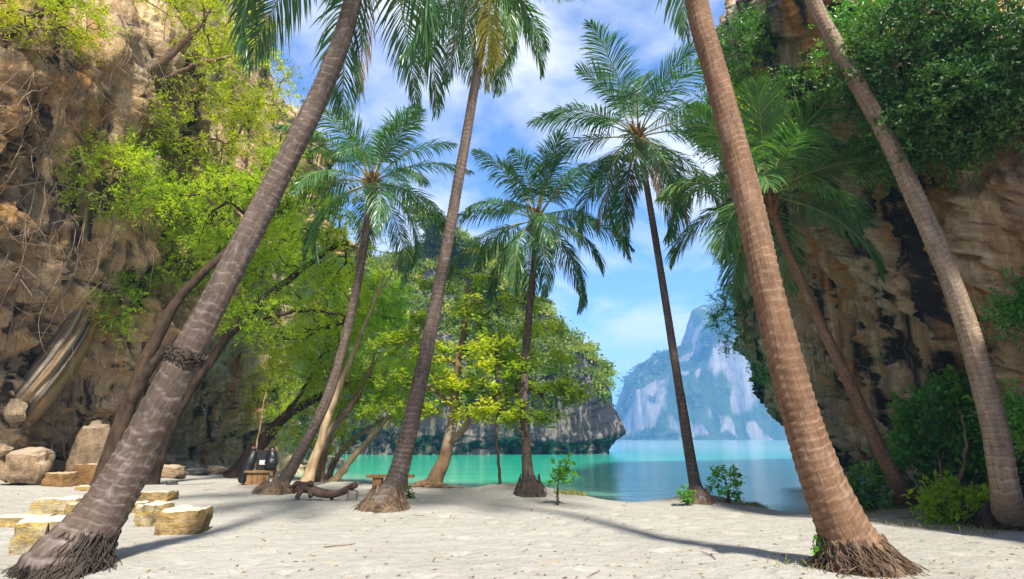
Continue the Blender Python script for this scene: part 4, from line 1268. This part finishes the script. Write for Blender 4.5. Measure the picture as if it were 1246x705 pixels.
M['boulder'] = block_mat('boulder_stone', (0.17, 0.115, 0.07), (0.28, 0.2, 0.13), (0.33, 0.24, 0.15), (0.36, 0.29, 0.21), 0.55)
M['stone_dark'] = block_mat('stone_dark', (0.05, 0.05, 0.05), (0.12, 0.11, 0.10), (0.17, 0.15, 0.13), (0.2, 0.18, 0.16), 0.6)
def cube_pts(n=9):
    """quad sphere/cube grid: verts on unit cube and quads"""
    V, Q, off = [], [], 0
    t = np.linspace(-1, 1, n)
    a, b = np.meshgrid(t, t, indexing='ij')
    a, b = a.ravel(), b.ravel()
    one = np.ones_like(a)
    for F, flip in (((a, b, one), 0), ((a, b, -one), 1), ((one, a, b), 0), ((-one, a, b), 1), ((b, one, a), 0), ((b, -one, a), 1)):
        V.append(np.stack(F, 1))
        q = grid_quads(n, n)
        Q.append((q[:, ::-1] if flip else q) + off)
        off += n * n
    return np.vstack(V), np.vstack(Q)
CV, CQ = cube_pts(11)
def lump(name, label, cat, c, half, yaw, mat, seed, rnd=0.12, amp=0.05, taper=0.0, group=None, skew=(0, 0), sink=0.06):
    """rounded irregular block standing on the sand; rnd 0 sharp .. 1 sphere"""
    V = CV.copy()
    sph = unit(V)
    inner = V * (1 - rnd)
    V = inner + sph * rnd * (1.0 if rnd < 0.6 else 1.0) + (0 if rnd >= 0.6 else 0)
    half = np.asarray(half)
    p = V * half
    d = sph * (amp * fbm(V * 1.1 + seed, 3)[:, None] + amp * 0.35 * fbm(V * 3.5 + seed, 2)[:, None]) * half.min() * 2
    p = p + d
    k = (p[:, 2] / half[2] + 1) / 2
    p[:, :2] *= (1 - taper * k)[:, None]
    p[:, 0] += skew[0] * k * half[2]; p[:, 1] += skew[1] * k * half[2]
    cy, sy = cos(yaw), sin(yaw)
    x, y = p[:, 0] * cy - p[:, 1] * sy, p[:, 0] * sy + p[:, 1] * cy
    q = np.stack([x + c[0], y + c[1], p[:, 2] + c[2] + half[2] - sink], 1)
    o = MB().add(q, CQ).build(name, mat)
    tag(o, label, cat, group)
    return o
bl = [('big square block seat spotted with bright yellow lichen', (44, 672), 0.30, 0.32, 0.20, 28, 'block_y', 0.0),
      ('flat pale slab lying behind the bright yellow lichen block', (14, 640), 0.36, 0.22, 0.10, 8, 'block_o', 0.0),
      ('wide many sided block with bulging ochre front and pale top', (62, 626), 0.36, 0.30, 0.16, 14, 'block_y', 0.18),
      ('low ochre block touching the wide many sided block', (103, 628), 0.28, 0.26, 0.13, -22, 'block_o', 0.0),
      ('ochre yellow block seat with flat white sandy top at the shadow edge', (213, 650), 0.245, 0.30, 0.19, 10, 'block_o', -0.05),
      ('golden ridged block pressed against the white topped block seat', (180, 640), 0.15, 0.20, 0.185, -14, 'block_y', 0.0),
      ('low pale topped block half way to the small rubble rocks', (186, 610), 0.30, 0.22, 0.13, 4, 'block_o', 0.0),
      ('small block half hidden by the thick dark palm trunk', (160, 624), 0.16, 0.16, 0.12, 20, 'block_o', 0.0),
      ('thin pale slab seat raised near the brown blocks', (112, 598), 0.34, 0.22, 0.10, -4, 'block_o', 0.0),
      ('short brown block slanting at the foot of the cave', (67, 592), 0.30, 0.24, 0.19, -10, 'block_b', 0.12),
      ('tall brown block with flat top under the hanging vines', (108, 590), 0.34, 0.26, 0.28, 6, 'block_b', -0.15)]
for k, (lab, (u, v), hx, hy, hz, yaw, m, tp) in enumerate(bl):
    c = ground(u, v)
    c[1] += hy * 0.6
    c[2] = float(sand_z(c[0], c[1])[0])
    lump('block_seat', lab, 'block seat', c, (hx, hy, hz), R(yaw), M[m], 50 + k, 0.17, 0.13, tp, 'block seats on the sand by the cliff', sink=0.09)
c = ground(12, 592); lump('boulder', 'large rounded brown boulder at the foot of the tan cliff', 'boulder', c + np.array([-0.1, 0.5, 0]), (0.46, 0.42, 0.42), 0.3, M['boulder'], 80, 0.75, 0.14)
c = ground(62, 586); lump('boulder', 'dark leaning boulder in the shadow of the cave', 'boulder', c + np.array([0, 1.2, 0]), (0.5, 0.5, 0.75), 0.8, M['boulder'], 81, 0.7, 0.16, 0.3)
rk = [('mottled brown rock standing on the sand below the small dark cave', (205, 581), 0.42, 0.3, 0.2, 'boulder'), ('small dark stone lying on open sand', (209, 590), 0.14, 0.11, 0.08, 'stone_dark'),
      ('low flat rock beside the mottled brown rock', (240, 578), 0.35, 0.3, 0.13, 'stone_dark'), ('grey rubble rock at the foot of the orange cliff', (262, 577), 0.4, 0.3, 0.16, 'boulder'),
      ('white grey boulder on the shore behind the curved palm', (352, 570), 0.5, 0.4, 0.42, 'boulder'), ('dark rock behind the straight hanging vine', (338, 572), 0.45, 0.4, 0.3, 'stone_dark')]
for k, (lab, (u, v), hx, hy, hz, m) in enumerate(rk):
    lump('rock', lab, 'rock', ground(u, v), (hx, hy, hz), k * 0.8, M[m], 90 + k, 0.6, 0.2)
for k, (lab, u, v, hx, hz) in enumerate([('dark rock breaking the turquoise shallows', 406, 569, 0.55, 0.3), ('small dark rock poking from the shallows behind the leaning trunks', 391, 570, 0.35, 0.25)]):
    d = ray(u, v + 2); y = (SEA_Z - CAMZ) / d[2] * d[1]
    lump('rock', lab, 'rock', np.array([d[0] / d[1] * y, y, SEA_Z - 0.3]), (hx, hx * 0.7, hz + 0.2), k, M['stone_dark'], 97 + k, 0.6, 0.2)

# ------------------------------------------------------------------ driftwood, bench, sack stand
b0 = ground(366, 603)
root = thing('driftwood_log', 'bent reddish driftwood log propped on a short grey post', 'log', b0)
Yd = ground(366, 609)[1]
P = catmull([at(360, 592, Yd + .1), at(374, 594, Yd), at(390, 600, Yd - .1), at(408, 601, Yd - .2), at(422, 596, Yd - .3), at(433, 590, Yd - .4)], 40)
rr = np.interp(np.linspace(0, 1, 40), [0, 0.15, 0.6, 1], [0.095, 0.10, 0.07, 0.06]) * (1 + 0.22 * pnoise(P * 6))
MB().tube(P, rr, 14).build('log', M['drift'], root)
mb = MB()
for (u0, v0, u1, v1, r) in [(366, 594, 361, 606, 0.07), (372, 594, 378, 605, 0.07), (364, 592, 357, 600, 0.05), (370, 592, 380, 588, 0.06), (402, 602, 403, 609, 0.05), (362, 590, 352, 594, 0.04)]:
    q0, q1 = at(u0, v0, Yd), at(u1, v1, Yd - 0.15)
    q1[2] = max(q1[2], float(sand_z(q1[0], q1[1])[0]) - 0.03)
    MB().tube(catmull([q0, (q0 + q1) / 2 + np.array([0.03, 0, 0.03]), q1], 8), np.linspace(r, r * 0.6, 8), 7).build('root_stub', M['drift'], root)
pc = at(430, 605, Yd - 0.42)
pg = float(sand_z(pc[0], pc[1])[0])
lp = P[-3]
MB().tube(np.linspace([lp[0] - 0.03, lp[1], pg - 0.1], [lp[0], lp[1], lp[2] - 0.08], 8), np.array([.1, .1, .098, .1, .097, .1, .1, .098]), 9).build('support_post', M['post'], root)

b0 = ground(458, 597)
root = thing('bench', 'low rough plank bench at the water edge behind the tall slender palm', 'bench', b0)
X = np.array([1.0, 0, 0]); Yv = np.array([0, 1.0, 0]); Z = np.array([0, 0, 1.0])
MB().box(b0 + np.array([0.28, 0.1, 0.30]), X * 0.52, Yv * 0.15, Z * 0.03).build('seat', M['plank'], root, smooth=False)
for dx in (0.0, 0.56):
    MB().box(b0 + np.array([dx, 0.1, 0.085]), X * 0.10, Yv * 0.12, Z * 0.183).build('leg', M['plank'], root, smooth=False)

b0 = ground(313, 590)
M['sack'] = plain('black_plastic', (0.012, 0.012, 0.016), 0.38, 0.3, 6, 0.5, 0.6)
M['panel'] = plain('dark_panel', (0.02, 0.018, 0.018), 0.6, 0.3)
M['paper'] = plain('pale_notice', (0.55, 0.54, 0.50), 0.7, 0.2)
root = thing('waste_stand', 'wooden waste stand with dark back board and pale notice under the slanting trunk', 'waste stand', b0)
for k in range(4):
    MB().box(b0 + np.array([-0.21 + k * 0.14, 0, 0.13]), X * 0.064, Yv * 0.03, Z * 0.15).build('plank', M['plank'], root, smooth=False)
MB().box(b0 + np.array([0, 0.12, 0.31]), X * 0.33, Yv * 0.2, Z * 0.022).build('shelf', M['plank'], root, smooth=False)
bb = MB().box(b0 + np.array([0.02, 0.25, 0.58]), X * 0.2, Yv * 0.015, Z * 0.245).build('back_board', M['panel'], root, smooth=False)
MB().box(b0 + np.array([0.02, 0.228, 0.52]), X * 0.12, Yv * 0.004, Z * 0.055).build('notice', M['paper'], root, smooth=False)
for dx in (-0.3, 0.3):
    MB().box(b0 + np.array([dx, 0.25, 0.42]), X * 0.025, Yv * 0.025, Z * 0.48).build('post', M['plank'], root, smooth=False)
def sack(label, c, top, w, seed):
    n = 22
    t = np.linspace(0, 1, n)
    P = c + np.outer(t, top - c)
    r = w * np.interp(t, [0, 0.06, 0.3, 0.75, 0.92, 0.96, 1.0], [0.25, 0.72, 1.0, 0.8, 0.45, 0.28, 0.5])
    sides = 20
    an = np.arange(sides) * 2 * pi / sides
    A, I = np.tile(an, n), np.repeat(t, sides)
    q = np.stack([np.cos(A), np.sin(A), I * 3], 1)
    rad = np.repeat(r, sides) * (1 + 0.18 * fbm(q * 1.4 + seed, 3) + 0.08 * np.abs(np.sin(A * 5 + 2 * I)) * I)
    V = np.repeat(P, sides, 0) + np.stack([rad * np.cos(A), rad * np.sin(A) * 0.8, 0 * A], 1)
    i = np.arange(n - 1)[:, None] * sides
    j = np.arange(sides)[None]
    Q = np.stack([i + j, i + (j + 1) % sides, i + sides + (j + 1) % sides, i + sides + j], -1).reshape(-1, 4)
    o = MB().add(V, Q).build('waste_sack', M['sack'])
    tag(o, label, 'sack', 'black sacks hung on the waste stand')
sack('long black sack hanging down to the sand beside the waste stand', b0 + np.array([-0.44, 0.12, 0.02]), b0 + np.array([-0.26, 0.2, 0.86]), 0.15, 1)
sack('bulging black sack resting on the waste stand shelf', b0 + np.array([0.26, 0.1, 0.335]), b0 + np.array([0.2, 0.2, 0.90]), 0.15, 2)
st = MB().tube(catmull([gp(292, 596, 15.6), at(305, 572, 15.6), at(312, 545, 15.7), at(316, 520, 15.8), at(324, 478, 16.0)], 40) + 0.06 * np.stack([pnoise(np.stack([np.linspace(0, 6, 40), np.full(40, 2.0), np.full(40, 5.0 * k)], 1)) for k in range(3)], 1), np.linspace(0.034, 0.014, 40), 8).build('leaning_stick', M['bark_brown'])
tag(st, 'thin pale crooked stick leaning over the waste stand', 'stick')

# exposed roots of the almond tree
alm = [o for o in COL.objects if o.name.startswith('almond_tree')][0]
rng = np.random.RandomState(77)
mb = MB()
ab = np.array(alm.location)
for k in range(16):
    a = rng.uniform(0, 2 * pi)
    L = rng.uniform(0.5, 1.3)
    pr = []
    for f in np.linspace(0, 1, 7):
        aa = a + 0.5 * rng.normal() * f
        x, y = ab[0] + cos(aa) * L * f, ab[1] + sin(aa) * L * f * 0.8
        pr.append([x, y, float(sand_z(x, y)[0]) + 0.16 * (1 - f) ** 2 + 0.02 - 0.06 * (f > 0.9)])
    mb.tube(catmull(pr, 16), np.linspace(0.055, 0.012, 16), 6)
mb.build('exposed_root', M['bark_brown'], alm)

# ------------------------------------------------------------------ ground litter and grass
rng = np.random.RandomState(99)
def scatter(n, fn):
    out = []
    while len(out) < n:
        p = fn()
        if p is not None:
            out.append(p)
    return np.array(out)
def rnd_sand():
    y = 5.0 + 13 * rng.rand() ** 1.6
    x = rng.uniform(-0.95, 0.95) * y
    if shore(np.array(x)) - y < 0.3 or x > 8 or x < -13:
        return None
    return (x, y)
xy = scatter(1500, rnd_sand)
z = sand_z(xy[:, 0], xy[:, 1], True) + 0.006
mb = MB()
C = np.column_stack([xy, z])
D = rng.normal(size=(1500, 3)); D[:, 2] *= 0.15
L = 0.025 + 0.05 * rng.rand(1500) ** 2
mb.leaves(C, D, L, L * 0.45, rng, rng.rand(1500), flat=0.7)
o = mb.build('leaf_litter', leaf_mat('litter', [(0.0, (0.06, 0.04, 0.025)), (0.6, (0.20, 0.125, 0.06)), (1.0, (0.33, 0.23, 0.10))], 0.1, 0.8, 0.1), smooth=False)
o['kind'] = 'stuff'; o['label'] = 'scattered dry leaves and chips on the sand'
mb = MB()
for k in range(26):
    p = rnd_sand()
    if p is None:
        continue
    a = rng.uniform(0, pi); L = rng.uniform(0.1, 0.4)
    q = [[p[0] + cos(a) * L * f, p[1] + sin(a) * L * f, float(sand_z(p[0] + cos(a) * L * f, p[1] + sin(a) * L * f, True)[0]) + 0.006 + 0.01 * rng.rand()] for f in (0, .35, .7, 1)]
    mb.tube(catmull(q, 7), np.linspace(0.006, 0.003, 7), 4)
o = mb.build('fallen_twigs', M['bark_brown'], smooth=True); o['kind'] = 'stuff'; o['label'] = 'thin fallen twigs on the sand'
gr = []
for k in range(5200):
    r = rng.rand()
    if r < 0.62:
        x, y = rng.uniform(5.0, 9.2), rng.uniform(7.6, 11.5)
        if pnoise(np.array([[x * 0.9, y * 1.2, 3.0]]))[0] < -0.02 or x < 5.2 + 0.6 * abs(y - 9.5) * 0.5:
            continue
    elif r < 0.78:
        a = rng.uniform(-1.9, 0.4); x, y = 4.15 + 0.85 * cos(a) * rng.uniform(0.8, 1.2), 12.5 + 0.75 * sin(a) * rng.uniform(0.7, 1.2)
        if a < -0.9 and rng.rand() < 0.7: continue
    elif r < 0.9:
        a = rng.uniform(-1.1, 0.3); x, y = 0.45 + 1.1 * cos(a) * rng.uniform(0.8, 1.15), 13.9 + 0.9 * sin(a) * rng.uniform(0.8, 1.2)
    else:
        x, y = 3.0 + 0.22 * rng.normal(), 5.75 + 0.12 * rng.normal()
        if rng.rand() < 0.7: continue
    gr.append((x, y))
gr = np.array(gr)
C = np.column_stack([gr, sand_z(gr[:, 0], gr[:, 1]) - 0.005])
D = rng.normal(size=C.shape) * 0.55 + np.array([0, 0, 1.0])
L = 0.04 + 0.08 * rng.rand(len(C))
o = MB().leaves(C, D, L, 0.010 + 0.006 * rng.rand(len(C)), rng, rng.rand(len(C))).build('ground_grass', leaf_mat('grass', [(0.0, (0.06, 0.10, 0.02)), (0.6, (0.15, 0.16, 0.04)), (1.0, (0.30, 0.24, 0.11))], 0.3, 0.6, 0.2), smooth=False)
o['kind'] = 'stuff'; o['label'] = 'thin dry grass fringing the sand mounds and the bush'

# ------------------------------------------------------------------ haze
b = N('haze')
vol = b.n('ShaderNodeVolumePrincipled', {'Color': (0.22, 0.53, 1.0, 1), 'Density': 0.0008, 'Anisotropy': 0.2}).outputs[0]
hm = b.out(None, vol)
o = MB().box((0, 1180, 96), X * 2450, Yv * 1290, Z * 100).build('haze', hm, smooth=False)
o['kind'] = 'stuff'
